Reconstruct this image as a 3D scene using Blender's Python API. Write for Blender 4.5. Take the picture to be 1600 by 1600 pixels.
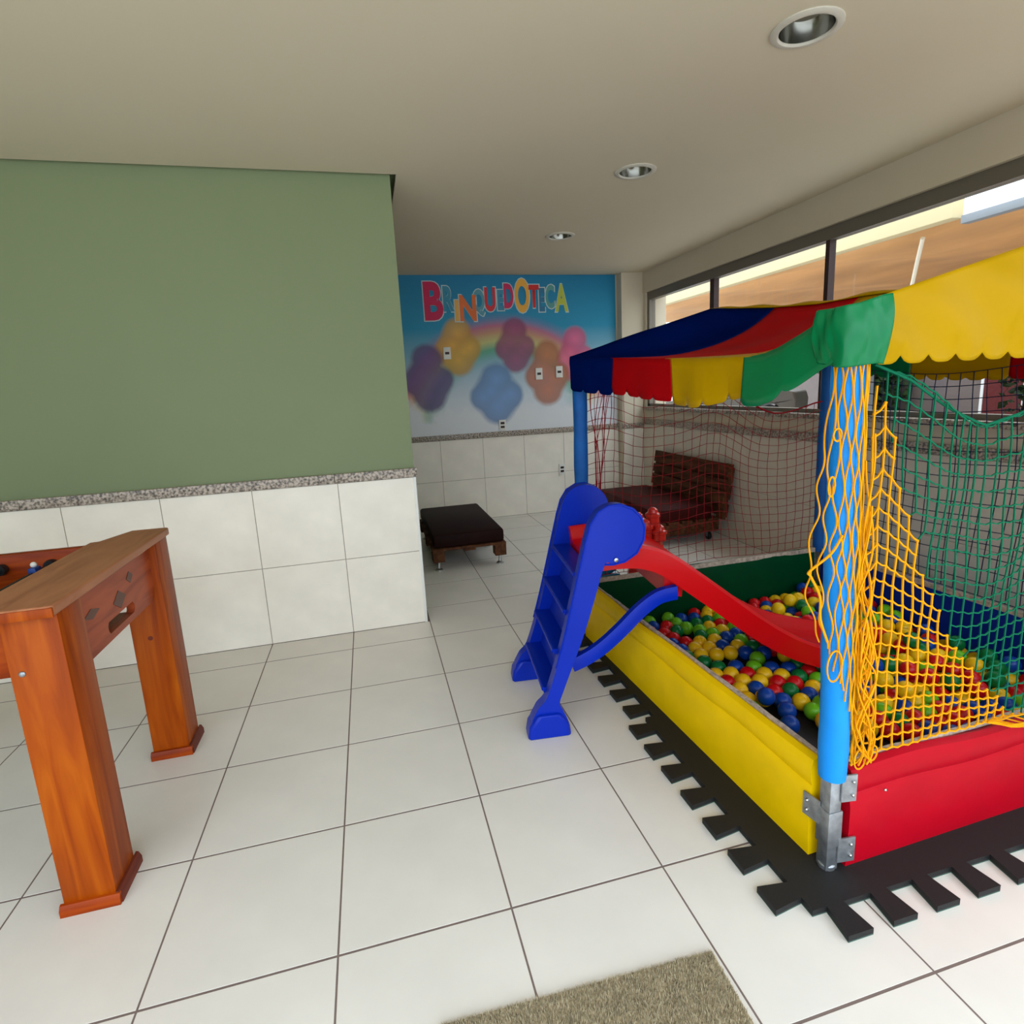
import bpy, bmesh, math, random
import numpy as np
from mathutils import Vector, Matrix
from mathutils.geometry import tessellate_polygon

for o in list(bpy.data.objects):
    bpy.data.objects.remove(o, do_unlink=True)
scene = bpy.context.scene
COL = scene.collection
random.seed(7)
PI = math.pi

# ------------------------------------------------------------------ camera
cam_data = bpy.data.cameras.new('camera')
cam = bpy.data.objects.new('camera', cam_data)
COL.objects.link(cam)
cam_data.sensor_width = 36.0
cam_data.lens = 884.397 * 36.0 / 1600.0
cam_data.shift_x = (800 - 803.742) / 1600.0
cam_data.shift_y = (775.399 - 800) / 1600.0
cam_data.clip_start = 0.02
RIGHT = Vector((0.9668, -0.2507, -0.0490))
DOWN = Vector((-0.0940, -0.1715, -0.9807))
FWD = Vector((0.2375, 0.9528, -0.1894))
FWD.normalize()
RIGHT = (RIGHT - FWD * RIGHT.dot(FWD)).normalized()
DOWN = FWD.cross(RIGHT)
cam.matrix_world = Matrix(((RIGHT.x, -DOWN.x, -FWD.x, 0.199),
                           (RIGHT.y, -DOWN.y, -FWD.y, -1.717),
                           (RIGHT.z, -DOWN.z, -FWD.z, 1.379),
                           (0, 0, 0, 1)))
scene.camera = cam

# ------------------------------------------------------------------ world, light, exposure
world = bpy.data.worlds.new('overcast_sky')
scene.world = world
world.use_nodes = True
bg = world.node_tree.nodes['Background']
bg.inputs[0].default_value = (0.86, 0.94, 1.0, 1)
bg.inputs[1].default_value = 6.7
# plain overcast sky: three times brighter overhead than at the horizon
_wt = world.node_tree
_g = _wt.nodes.new('ShaderNodeTexCoord')
_s = _wt.nodes.new('ShaderNodeSeparateXYZ')
_m = _wt.nodes.new('ShaderNodeMapRange')
_m.inputs['From Min'].default_value = 0.0
_m.inputs['From Max'].default_value = 1.0
_m.inputs['To Min'].default_value = 0.3333
_m.inputs['To Max'].default_value = 1.0
_x = _wt.nodes.new('ShaderNodeMix')
_x.data_type = 'RGBA'
_x.inputs[6].default_value = (0, 0, 0, 1)
_x.inputs[7].default_value = (0.78, 0.92, 1.07, 1)
_wt.links.new(_g.outputs['Generated'], _s.inputs[0])
_wt.links.new(_s.outputs[2], _m.inputs[0])
_wt.links.new(_m.outputs[0], _x.inputs[0])
_wt.links.new(_x.outputs[2], bg.inputs[0])
scene.view_settings.view_transform = 'Standard'
scene.view_settings.look = 'None'
scene.view_settings.gamma = 1
scene.view_settings.use_curve_mapping = False
scene.view_settings.exposure = 0.0


def portal(loc, rot, sx, sy):
    d = bpy.data.lights.new('sky_portal', 'AREA')
    d.shape = 'RECTANGLE'
    d.size = sx
    d.size_y = sy
    d.cycles.is_portal = True
    o = bpy.data.objects.new('sky_portal', d)
    o.location = loc
    o.rotation_euler = rot
    COL.objects.link(o)


# ------------------------------------------------------------------ dimensions (metres)
T = 0.45
CEIL = 2.5
XL, XR = -3.6, 3.15          # room left and window wall
YF, YB = -2.45, 4.155         # open front and mural wall
YW, XC = 1.58, 0.433         # green wall plane and its corner


# ------------------------------------------------------------------ materials
def lin(c):
    return tuple(((v / 255) / 12.92 if v / 255 <= 0.04045 else ((v / 255 + 0.055) / 1.055) ** 2.4) for v in c)


def mat(name, col, rough=0.5, metal=0.0, var=0.0, scale=8.0, bump=0.0, bscale=60.0, spec=0.3, coat=0.0, stretch=None, col2=None, trans=0.0):
    m = bpy.data.materials.new(name)
    m.use_nodes = True
    nt = m.node_tree
    b = nt.nodes['Principled BSDF']
    b.inputs['Base Color'].default_value = (*col, 1)
    b.inputs['Roughness'].default_value = rough
    b.inputs['Metallic'].default_value = metal
    b.inputs['Specular IOR Level'].default_value = spec
    b.inputs['Coat Weight'].default_value = coat
    b.inputs['Coat Roughness'].default_value = 0.15
    if trans:
        b.inputs['Transmission Weight'].default_value = trans
    tc = nt.nodes.new('ShaderNodeTexCoord')
    mp = nt.nodes.new('ShaderNodeMapping')
    nt.links.new(tc.outputs['Object'], mp.inputs[0])
    if stretch:
        mp.inputs['Scale'].default_value = stretch
    if var > 0 or col2:
        n = nt.nodes.new('ShaderNodeTexNoise')
        n.inputs['Scale'].default_value = scale
        n.inputs['Detail'].default_value = 5
        nt.links.new(mp.outputs[0], n.inputs['Vector'])
        r = nt.nodes.new('ShaderNodeValToRGB')
        r.color_ramp.elements[0].position = 0.3
        r.color_ramp.elements[1].position = 0.7
        a = tuple(max(0, v * (1 - var)) for v in col) if not col2 else col
        c = tuple(min(1, v * (1 + var)) for v in col) if not col2 else col2
        r.color_ramp.elements[0].color = (*a, 1)
        r.color_ramp.elements[1].color = (*c, 1)
        nt.links.new(n.outputs['Fac'], r.inputs[0])
        nt.links.new(r.outputs[0], b.inputs['Base Color'])
    if bump > 0:
        n2 = nt.nodes.new('ShaderNodeTexNoise')
        n2.inputs['Scale'].default_value = bscale
        n2.inputs['Detail'].default_value = 3
        nt.links.new(mp.outputs[0], n2.inputs['Vector'])
        bp = nt.nodes.new('ShaderNodeBump')
        bp.inputs['Strength'].default_value = bump
        bp.inputs['Distance'].default_value = 0.01
        nt.links.new(n2.outputs['Fac'], bp.inputs['Height'])
        nt.links.new(bp.outputs[0], b.inputs['Normal'])
    return m


def wood(name, c1, c2, c3, axis='Z', rough=0.4, freq=9.0, coat=0.04):
    m = mat(name, c1, rough, coat=coat, spec=0.12)
    nt = m.node_tree
    b = nt.nodes['Principled BSDF']
    mp = [n for n in nt.nodes if n.type == 'MAPPING'][0]
    s = {'X': (0.12, 1, 1), 'Y': (1, 0.12, 1), 'Z': (1, 1, 0.08)}[axis]
    mp.inputs['Scale'].default_value = s
    n = nt.nodes.new('ShaderNodeTexNoise')
    n.inputs['Scale'].default_value = freq * 2.2
    n.inputs['Detail'].default_value = 6
    n.inputs['Distortion'].default_value = 1.2
    nt.links.new(mp.outputs[0], n.inputs['Vector'])
    r = nt.nodes.new('ShaderNodeValToRGB')
    e = r.color_ramp.elements
    e[0].position, e[0].color = 0.30, (*c1, 1)
    e[1].position, e[1].color = 0.72, (*c3, 1)
    q = r.color_ramp.elements.new(0.52)
    q.color = (*c2, 1)
    nt.links.new(n.outputs['Fac'], r.inputs[0])
    nt.links.new(r.outputs[0], b.inputs['Base Color'])
    return m


M = {}
M['tile_floor'] = mat('floor_tile', lin((225, 217, 205)), 0.34, spec=0.45, var=0.035, scale=5, bump=0.03, bscale=25)
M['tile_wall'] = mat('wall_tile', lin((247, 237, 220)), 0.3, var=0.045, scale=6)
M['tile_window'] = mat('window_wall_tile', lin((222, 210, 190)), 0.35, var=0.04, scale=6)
M['grout'] = mat('grout', lin((122, 104, 96)), 0.9, var=0.12, scale=20)
M['grout_wall'] = mat('grout_wall', lin((165, 152, 140)), 0.9)
M['green'] = mat('green_paint', lin((128, 138, 100)), 0.6, var=0.015, scale=3, bump=0.02, bscale=200)
M['white_paint'] = mat('off_white_paint', lin((208, 194, 170)), 0.7, var=0.015, scale=3)
M['ceiling'] = mat('ceiling_paint', lin((216, 202, 176)), 0.8, var=0.01, scale=2)
M['dark_gap'] = mat('shadow_gap', lin((70, 66, 50)), 0.9)
M['trim_white'] = mat('white_plastic_trim', lin((235, 232, 222)), 0.35)
M['lamp_ring'] = mat('painted_lamp_ring', lin((206, 198, 182)), 0.45)
M['plastic_white'] = mat('white_plastic', lin((232, 228, 218)), 0.35)
M['alu'] = mat('window_aluminium', lin((120, 112, 100)), 0.45, 0.3)
M['alu_dark'] = mat('dark_mullion', lin((62, 40, 36)), 0.45)
M['alu_light'] = mat('pale_mullion', lin((225, 215, 195)), 0.4)
M['chrome'] = mat('brushed_steel', (0.55, 0.55, 0.53), 0.28, 1.0)
M['galv'] = mat('galvanised_steel', (0.36, 0.37, 0.38), 0.42, 0.85, var=0.25, scale=40)
M['black'] = mat('black_rubber', (0.012, 0.012, 0.013), 0.45)
M['eva'] = mat('black_eva_foam', (0.013, 0.012, 0.0115), 0.62, bump=0.15, bscale=300)
M['eva_green'] = mat('green_foam_layer', (0.05, 0.10, 0.075), 0.7)
M['blue_plastic'] = mat('blue_plastic', lin((4, 40, 164)), 0.3, var=0.05, scale=4, spec=0.2)
M['red_plastic'] = mat('red_plastic', lin((196, 8, 14)), 0.25, coat=0.1)
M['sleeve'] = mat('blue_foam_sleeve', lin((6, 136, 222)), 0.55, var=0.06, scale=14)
for nm, c in dict(yellow=(246, 198, 2), red=(172, 2, 24), green=(0, 122, 66), blue=(8, 40, 128), darkgreen=(0, 60, 30)).items():
    M['vinyl_' + nm] = mat('vinyl_' + nm, lin(c), 0.4, var=0.07, scale=7, bump=0.1, bscale=9, spec=0.12)
M['canvas_yellow'] = mat('canvas_yellow', lin((178, 136, 0)), 0.3, var=0.05, scale=5, bump=0.15, bscale=7, spec=0.06)
M['canvas_red'] = mat('canvas_red', lin((164, 6, 14)), 0.5, var=0.08, scale=5, bump=0.1, bscale=7, spec=0.02)
M['canvas_green'] = mat('canvas_green', lin((0, 112, 62)), 0.24, var=0.06, scale=5, bump=0.06, bscale=9, spec=0.25)
M['canvas_blue'] = mat('canvas_blue', lin((3, 22, 84)), 0.6, var=0.1, scale=5, bump=0.1, bscale=7, spec=0.0)
M['sleeve_dark'] = mat('dark_blue_sleeve', lin((10, 84, 156)), 0.6, var=0.12, scale=14)  # darker blue sleeve for every post except the near one
M['edge_fray'] = mat('frayed_edge', lin((176, 158, 140)), 0.9, var=0.35, scale=60)
M['net_yellow'] = mat('yellow_cord', lin((232, 152, 8)), 0.7, spec=0.1)
M['net_green'] = mat('green_cord', lin((10, 100, 68)), 0.7, spec=0.1)
M['net_red'] = mat('red_cord', lin((142, 20, 28)), 0.75, spec=0.1)
M['net_navy'] = mat('navy_cord', lin((26, 34, 62)), 0.65)
for nm, c in dict(red=(200, 14, 20), blue=(10, 62, 150), yellow=(240, 190, 20), lime=(110, 186, 30), green=(10, 110, 50)).items():
    M['ball_' + nm] = mat('ball_' + nm, lin(c), 0.32, coat=0.0)
M['granite'] = mat('granite', (0.2, 0.18, 0.15), 0.3)
nt = M['granite'].node_tree
_tc = [n for n in nt.nodes if n.type == 'TEX_COORD'][0]
_v = nt.nodes.new('ShaderNodeTexNoise')
_v.inputs['Scale'].default_value = 75
_v.inputs['Detail'].default_value = 4
nt.links.new(_tc.outputs['Object'], _v.inputs['Vector'])
_r = nt.nodes.new('ShaderNodeValToRGB')
_e = _r.color_ramp.elements
_e[0].position, _e[0].color = 0.34, (*lin((84, 78, 70)), 1)
_e[1].position, _e[1].color = 0.60, (*lin((196, 180, 164)), 1)
_q = _e.new(0.48)
_q.color = (*lin((150, 136, 122)), 1)
nt.links.new(_v.outputs['Fac'], _r.inputs[0])
nt.links.new(_r.outputs[0], nt.nodes['Principled BSDF'].inputs['Base Color'])
M['wood_z'] = wood('varnished_wood_upright', lin((126, 46, 1)), lin((156, 66, 1)), lin((176, 86, 5)), 'Z')
M['wood_x'] = wood('varnished_wood_long', lin((118, 38, 2)), lin((148, 54, 3)), lin((166, 70, 8)), 'X')
M['wood_red'] = wood('reddish_wood', lin((128, 52, 28)), lin((160, 72, 40)), lin((178, 84, 46)), 'Y', rough=0.35)
M['wood_top'] = wood('brown_lacquered_top', lin((150, 92, 62)), lin((170, 110, 76)), lin((182, 122, 84)), 'Y', rough=0.4)
M['wood_dark'] = wood('dark_wood_trim', lin((88, 34, 24)), lin((104, 42, 28)), lin((120, 52, 34)), 'Y')
M['inlay'] = mat('dark_inlay', lin((96, 56, 42)), 0.4)
M['pallet'] = wood('brown_pallet_wood', lin((66, 38, 22)), lin((88, 52, 31)), lin((106, 66, 40)), 'Y', rough=0.7, coat=0)
M['cushion'] = mat('dark_brown_leatherette', lin((34, 13, 9)), 0.6, var=0.15, scale=6, spec=0.1)
M['cushion_red'] = mat('oxblood_cushion', lin((64, 18, 14)), 0.6, var=0.1, scale=5, spec=0.1)
M['rug'] = mat('beige_carpet', lin((172, 156, 126)), 0.95, var=0.25, scale=90)
M['pile'] = mat('carpet_pile', lin((204, 186, 152)), 0.95, col2=lin((158, 144, 114)), scale=120)
M['field'] = mat('playing_field', lin((40, 92, 50)), 0.4)
M['player_blue'] = mat('player_blue', lin((24, 60, 130)), 0.4)
M['frost'] = mat('frosted_glass', lin((150, 148, 132)), 0.35)
M['reflector'] = mat('dark_reflector', (0.25, 0.24, 0.21), 0.18, 1.0)
M['toy_red'] = mat('translucent_red_plastic', lin((214, 44, 30)), 0.2, coat=0.4)
M['toy_teal'] = mat('teal_plastic', lin((18, 84, 110)), 0.2, coat=0.4)
M['asphalt'] = mat('paving', lin((196, 192, 186)), 0.9, var=0.1, scale=3)
M['cream'] = mat('cream_plaster', lin((206, 190, 150)), 0.8)
M['tarp'] = mat('brown_tarpaulin', lin((214, 158, 100)), 0.6, var=0.2, scale=1.3, stretch=(1, 0.5, 1))
M['roof_grey'] = mat('grey_metal_roof', lin((130, 134, 138)), 0.5)
M['ext_wall'] = mat('grey_render', lin((112, 100, 96)), 0.85, var=0.05, scale=2)
M['car_silver'] = mat('silver_car_paint', lin((84, 78, 70)), 0.35, 0.2)
M['car_white'] = mat('white_car_paint', lin((232, 232, 230)), 0.3)
M['car_glass'] = mat('dark_car_glass', (0.02, 0.025, 0.03), 0.1)
M['leaf'] = mat('hedge_leaves', lin((34, 58, 22)), 0.8, var=0.4, scale=6)
M['bark'] = mat('bark', lin((80, 62, 48)), 0.9)
M['dark_red'] = mat('dark_red_paint', lin((96, 26, 26)), 0.5)

# glass pane: mostly clear, a little reflective
g = bpy.data.materials.new('window_glass')
g.use_nodes = True
nt = g.node_tree
nt.nodes.clear()
_o = nt.nodes.new('ShaderNodeOutputMaterial')
_mx = nt.nodes.new('ShaderNodeMixShader')
_tr = nt.nodes.new('ShaderNodeBsdfTransparent')
_tr.inputs[0].default_value = (0.93, 0.92, 0.90, 1)
_gl = nt.nodes.new('ShaderNodeBsdfGlossy')
_gl.inputs['Roughness'].default_value = 0.02
_mx.inputs[0].default_value = 0.03
nt.links.new(_tr.outputs[0], _mx.inputs[1])
nt.links.new(_gl.outputs[0], _mx.inputs[2])
nt.links.new(_mx.outputs[0], _o.inputs[0])
M['glass'] = g


# ------------------------------------------------------------------ mesh building
class MB:
    def __init__(s):
        s.v = []
        s.f = []

    def add(s, vs, fs):
        n = len(s.v)
        s.v += [tuple(v) for v in vs]
        s.f += [tuple(i + n for i in f) for f in fs]
        return s

    def box(s, x0, x1, y0, y1, z0, z1, ch=0.0):
        if ch <= 0:
            vs = [(x, y, z) for z in (z0, z1) for y in (y0, y1) for x in (x0, x1)]
            fs = [(0, 2, 3, 1), (4, 5, 7, 6), (0, 1, 5, 4), (2, 6, 7, 3), (0, 4, 6, 2), (1, 3, 7, 5)]
            return s.add(vs, fs)
        b = bmesh.new()
        bmesh.ops.create_cube(b, size=1)
        for v in b.verts:
            v.co = Vector(((x0 + x1) / 2 + v.co.x * (x1 - x0), (y0 + y1) / 2 + v.co.y * (y1 - y0), (z0 + z1) / 2 + v.co.z * (z1 - z0)))
        bmesh.ops.bevel(b, geom=list(b.edges), offset=ch, segments=2, affect='EDGES', profile=0.5)
        b.verts.index_update()
        s.add([v.co[:] for v in b.verts], [[v.index for v in f.verts] for f in b.faces])
        b.free()
        return s

    def prism(s, poly, a0, a1, to3, holes=()):
        """poly: list of (u,v); to3(u,v,a) -> point; extruded from a0 to a1, with holes"""
        loops = [list(poly)] + [list(h) for h in holes]
        flat = [p for l in loops for p in l]
        tri = tessellate_polygon([[Vector((p[0], p[1], 0)) for p in l] for l in loops])
        n = len(flat)
        vs = [to3(p[0], p[1], a0) for p in flat] + [to3(p[0], p[1], a1) for p in flat]
        fs = [tuple(t) for t in tri] + [tuple(i + n for i in reversed(t)) for t in tri]
        k = 0
        for l in loops:
            m = len(l)
            for i in range(m):
                a, b = k + i, k + (i + 1) % m
                fs.append((a, b, b + n, a + n))
            k += m
        return s.add(vs, fs)

    def tube(s, pts, r, seg=6, cap=True, closed=False):
        pts = [Vector(p) for p in pts]
        n = len(pts)
        rr = r if isinstance(r, (list, tuple)) else [r] * n
        vs = []
        fs = []
        prev = None
        for i, p in enumerate(pts):
            if closed:
                d = pts[(i + 1) % n] - pts[i - 1]
            else:
                d = pts[min(i + 1, n - 1)] - pts[max(i - 1, 0)]
            if d.length < 1e-9:
                d = Vector((0, 0, 1))
            d.normalize()
            if prev is None:
                u = d.orthogonal().normalized()
            else:
                u = prev - d * prev.dot(d)
                u = u.normalized() if u.length > 1e-6 else d.orthogonal().normalized()
            prev = u
            w = d.cross(u)
            for k in range(seg):
                a = 2 * PI * k / seg
                vs.append(p + (u * math.cos(a) + w * math.sin(a)) * rr[i])
        for i in range(n - 1 + (1 if closed else 0)):
            i2 = (i + 1) % n
            for k in range(seg):
                a, b = i * seg + k, i * seg + (k + 1) % seg
                c, d2 = i2 * seg + (k + 1) % seg, i2 * seg + k
                fs.append((a, b, c, d2))
        if cap and not closed:
            fs.append(tuple(reversed(range(seg))))
            fs.append(tuple((n - 1) * seg + k for k in range(seg)))
        return s.add(vs, fs)

    def lathe(s, prof, c, seg=24, axis='Z', closed=False):
        vs = []
        fs = []
        n = len(prof)
        for k in range(seg):
            a = 2 * PI * k / seg
            for (r, h) in prof:
                x, y = r * math.cos(a), r * math.sin(a)
                if axis == 'Z':
                    vs.append((c[0] + x, c[1] + y, c[2] + h))
                elif axis == 'Y':
                    vs.append((c[0] + x, c[1] + h, c[2] + y))
                else:
                    vs.append((c[0] + h, c[1] + x, c[2] + y))
        for k in range(seg):
            k2 = (k + 1) % seg
            for i in range(n - 1 + (1 if closed else 0)):
                j = (i + 1) % n
                fs.append((k * n + i, k2 * n + i, k2 * n + j, k * n + j))
        return s.add(vs, fs)

    def grid(s, rows):
        m = len(rows[0])
        vs = [p for r in rows for p in r]
        fs = []
        for i in range(len(rows) - 1):
            for j in range(m - 1):
                a = i * m + j
                fs.append((a, a + 1, a + m + 1, a + m))
        return s.add(vs, fs)

    def sphere(s, c, r, u=10, v=7, sc=(1, 1, 1)):
        b = bmesh.new()
        bmesh.ops.create_uvsphere(b, u_segments=u, v_segments=v, radius=r)
        b.verts.index_update()
        s.add([(c[0] + q.co.x * sc[0], c[1] + q.co.y * sc[1], c[2] + q.co.z * sc[2]) for q in b.verts], [[q.index for q in f.verts] for f in b.faces])
        b.free()
        return s

    def mesh(s, name, org=(0, 0, 0), smooth=True, fixn=True):
        me = bpy.data.meshes.new(name)
        me.from_pydata([(v[0] - org[0], v[1] - org[1], v[2] - org[2]) for v in s.v], [], s.f)
        if fixn:
            b = bmesh.new()
            b.from_mesh(me)
            bmesh.ops.recalc_face_normals(b, faces=b.faces)
            b.to_mesh(me)
            b.free()
        if smooth:
            me.polygons.foreach_set('use_smooth', [True] * len(me.polygons))
            try:
                me.set_sharp_from_angle(angle=math.radians(38))
            except Exception:
                pass
        me.update()
        return me


def tag(o, label=None, cat=None, group=None, kind=None):
    if label:
        o['label'] = label
    if cat:
        o['category'] = cat
    if group:
        o['group'] = group
    if kind:
        o['kind'] = kind
    return o


def link(name, me, m, parent=None, loc=None):
    o = bpy.data.objects.new(name, me)
    COL.objects.link(o)
    if m is not None and not me.materials:
        me.materials.append(M[m] if isinstance(m, str) else m)
    if parent is not None:
        o.parent = parent
    if loc is not None:
        o.location = loc
    return o


def world_org(o):
    p = Vector((0, 0, 0))
    while o is not None:
        p += o.location
        o = o.parent
    return p


def part(name, mb, m, parent, smooth=True, solid=0.0, fixn=True):
    """mesh with vertices given in world metres, stored relative to its parent"""
    org = world_org(parent) if parent is not None else (0, 0, 0)
    o = link(name, mb.mesh(name, org, smooth, fixn), m, parent)
    if solid:
        md = o.modifiers.new('thickness', 'SOLIDIFY')
        md.thickness = solid
        md.offset = 0
    return o


def solo(name, mb, m, org, label, cat, group=None, kind=None, smooth=True):
    o = link(name, mb.mesh(name, org, smooth), m, None, org)
    return tag(o, label, cat, group, kind)


def thing(name, loc, label, cat, group=None, kind=None):
    o = bpy.data.objects.new(name, None)
    COL.objects.link(o)
    o.location = loc
    o.empty_display_size = 0.1
    return tag(o, label, cat, group, kind)


XZ = lambda y_: None
def ex_y(u, v, a): return (u, a, v)      # profile in x-z, extruded along y
def ex_x(u, v, a): return (a, u, v)      # profile in y-z, extruded along x
def ex_z(u, v, a): return (u, v, a)      # profile in x-y, extruded along z


# ================================================================== the setting
GR = 0.0045
floor = solo('floor', MB().box(XL - 0.2, XR + 0.25, YF, YB + 0.2, -0.129, -0.0008), 'grout', (0, 0, 0), 'white tiled floor of the playroom', 'floor', kind='structure')


def tile_mesh(w, d, th, ch, mname):
    """tile lying flat, origin at its lower-left corner, top at z=0"""
    mb = MB()
    c = ch
    vs = [(0, 0, -th), (w, 0, -th), (w, d, -th), (0, d, -th), (0, 0, -c), (w, 0, -c), (w, d, -c), (0, d, -c), (c, c, 0), (w - c, c, 0), (w - c, d - c, 0), (c, d - c, 0)]
    fs = [(0, 3, 2, 1), (8, 9, 10, 11)]
    for i in range(4):
        j = (i + 1) % 4
        fs += [(i, j, j + 4, i + 4), (i + 4, j + 4, j + 8, i + 8)]
    me = mb.add(vs, fs).mesh('tile', smooth=False)
    me.materials.append(M[mname])
    return me


cache = {}


def get_tile(w, d, mname):
    k = (round(w, 3), round(d, 3), mname)
    if k not in cache:
        cache[k] = tile_mesh(w, d, 0.012, 0.0003, mname)
    return cache[k]


for i in range(-8, 7):
    for j in range(-7, 10):
        x0, x1, y0, y1 = i * T, (i + 1) * T, j * T, (j + 1) * T
        x0, x1, y0, y1 = max(x0, XL), min(x1, XR), max(y0, YF), min(y1, YB)
        if x0 < XC:
            y1 = min(y1, YW)
        if x1 - x0 < 0.03 or y1 - y0 < 0.03:
            continue
        gx, gy = 0.0052 / 2, 0.0068 / 2
        o = link('tile', get_tile(x1 - x0 - 2 * gx, y1 - y0 - 2 * gy, 'tile_floor'), None, floor, (x0 + gx, y0 + gy, 0))

# --- green wall
wall_left = thing('wall_left', (XL, YW, 0), 'sage green painted wall with white tiled wainscot', 'wall', kind='structure')
part('wall_body', MB().box(XL, XC - 0.002, YW + 0.01, YB, 0, CEIL + 0.04), 'green', wall_left, smooth=False)


def wall_tiles(parent, spans, zs, face, rot, mname='tile_wall'):
    """spans: list of (a0,a1); face: function (a,z)->location; rot: euler for a flat tile"""
    org = world_org(parent)
    for (a0, a1) in spans:
        for (z0, z1) in zs:
            g2 = 0.002
            o = link('tile', get_tile(a1 - a0 - 2 * g2, z1 - z0 - 2 * g2, mname), None, parent, Vector(face(a0 + g2, z0 + g2)) - org)
            o.rotation_euler = rot


ZS = [(0.0, 0.45), (0.45, 0.895)]
part('grout', MB().box(XL, XC - 0.004, YW + 0.004, YW + 0.011, 0, 0.9), 'grout_wall', wall_left, smooth=False)
wall_tiles(wall_left, [(i * T, min((i + 1) * T, XC - 0.006)) for i in range(-8, 1)], ZS, lambda a, z: (a, YW, z), (PI / 2, 0, 0))
trim_1 = thing('trim_1', (XL, YW, 0.895), 'speckled granite strip capping the tiles under the green wall', 'trim', kind='structure')
part('granite_strip', MB().box(XL, -0.014, YW - 0.016, YW + 0.012, 0.897, 0.949, 0.003), 'granite', trim_1)
part('granite_strip', MB().box(-0.012, XC + 0.012, YW - 0.016, YW + 0.012, 0.897, 0.949, 0.003), 'granite', trim_1)
solo('trim_2', MB().box(XC - 0.012, XC + 0.004, YW - 0.004, YW + 0.01, 0, 0.896, 0.002), 'trim_white', (XC, YW, 0), 'white plastic edge strip at the corner of the tiled wall', 'trim', kind='structure')

# --- mural wall
wall_back = thing('wall_back', (XC, YB, 0), 'tiled rear wall below the colourful mural', 'wall', kind='structure')
part('wall_body', MB().box(XC, XR + 0.3, YB + 0.01, YB + 0.2, 0, CEIL + 0.06), 'white_paint', wall_back, smooth=False)
part('grout', MB().box(XC, 2.9, YB + 0.004, YB + 0.011, 0, 0.9), 'grout_wall', wall_back, smooth=False)
wall_tiles(wall_back, [(XC, 0.45 * 2)] + [(i * T, (i + 1) * T) for i in range(2, 6)] + [(2.7, 2.9)], [(0, 0.44), (0.44, 0.868)], lambda a, z: (a, YB, z), (PI / 2, 0, 0))
solo('trim_3', MB().box(XC, 2.905, YB - 0.014, YB + 0.012, 0.87, 0.925, 0.003), 'granite', (XC, YB, 0.87), 'granite strip running below the mural', 'trim', kind='structure')
# pilaster in the far corner
PY = 4.04
wall_pil = thing('wall_pilaster', (2.9, PY, 0), 'pale corner pilaster between the mural and the window', 'wall', kind='structure')
part('wall_body', MB().box(2.905, XR + 0.05, PY + 0.008, YB + 0.02, 0, CEIL + 0.02, 0.004), 'white_paint', wall_pil, smooth=False)
wall_tiles(wall_pil, [(2.905, XR)], [(0, 0.44), (0.44, 0.868)], lambda a, z: (a, PY, z), (PI / 2, 0, 0))
solo('trim_4', MB().box(2.895, XR, PY - 0.012, PY + 0.012, 0.87, 0.925, 0.003), 'granite', (2.9, PY, 0.87), 'granite strip on the corner pilaster', 'trim', kind='structure')

# --- window wall
wall_right = thing('wall_right', (XR, YF, 0), 'pale wall with tiled base under the long window', 'wall', kind='structure')
WB, WT = 1.10, 2.21
part('wall_body', MB().box(XR + 0.01, XR + 0.25, YF, YB + 0.2, 0, WB - 0.03), 'white_paint', wall_right, smooth=False)
part('lintel', MB().box(XR, XR + 0.25, YF, YB + 0.2, 2.29, CEIL + 0.06), 'white_paint', wall_right, smooth=False)
part('jamb', MB().box(XR + 0.01, XR + 0.25, 4.0, YB + 0.2, WB - 0.03, 2.29), 'white_paint', wall_right, smooth=False)
part('grout', MB().box(XR + 0.004, XR + 0.011, YF, YB, 0, 0.9), 'grout_wall', wall_right, smooth=False)
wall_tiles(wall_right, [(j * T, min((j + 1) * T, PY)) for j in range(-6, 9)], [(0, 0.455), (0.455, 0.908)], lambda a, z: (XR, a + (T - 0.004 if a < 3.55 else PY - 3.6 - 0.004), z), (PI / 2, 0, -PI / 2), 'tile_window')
solo('trim_5', MB().box(XR - 0.016, XR + 0.012, YF, PY, 0.91, 0.968, 0.003), 'granite', (XR, 0, 0.91), 'granite strip along the wall under the window', 'trim', kind='structure')
window_1 = thing('window_1', (XR, 0.0, WB), 'long aluminium framed window looking out to the yard', 'window', kind='structure')
part('window_sill', MB().box(XR - 0.02, XR + 0.26, YF, 4.02, WB - 0.035, WB, 0.004), 'granite', window_1)
FX = XR + 0.03
part('window_frame', MB().box(FX, FX + 0.07, YF, 4.0, WT, 2.29).box(FX, FX + 0.05, YF, 4.0, WB, WB + 0.03).box(FX, FX + 0.07, 3.955, 4.0, WB, WT), 'alu', window_1, smooth=False)
ys = [3.955, 2.83, 1.545, 0.28, -1.0, -2.2, YF]
for a, b in zip(ys[:-1], ys[1:]):
    part('pane', MB().box(FX + 0.028, FX + 0.034, b, a, WB + 0.02, WT), 'glass', window_1, smooth=False)
for k, y in enumerate(ys[1:-1]):
    w = 0.03 if k == 0 else 0.017
    part('mullion', MB().box(FX + 0.005, FX + 0.055, y - w, y + w, WB + 0.02, WT + 0.002), 'alu_dark', window_1, smooth=False)

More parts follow.
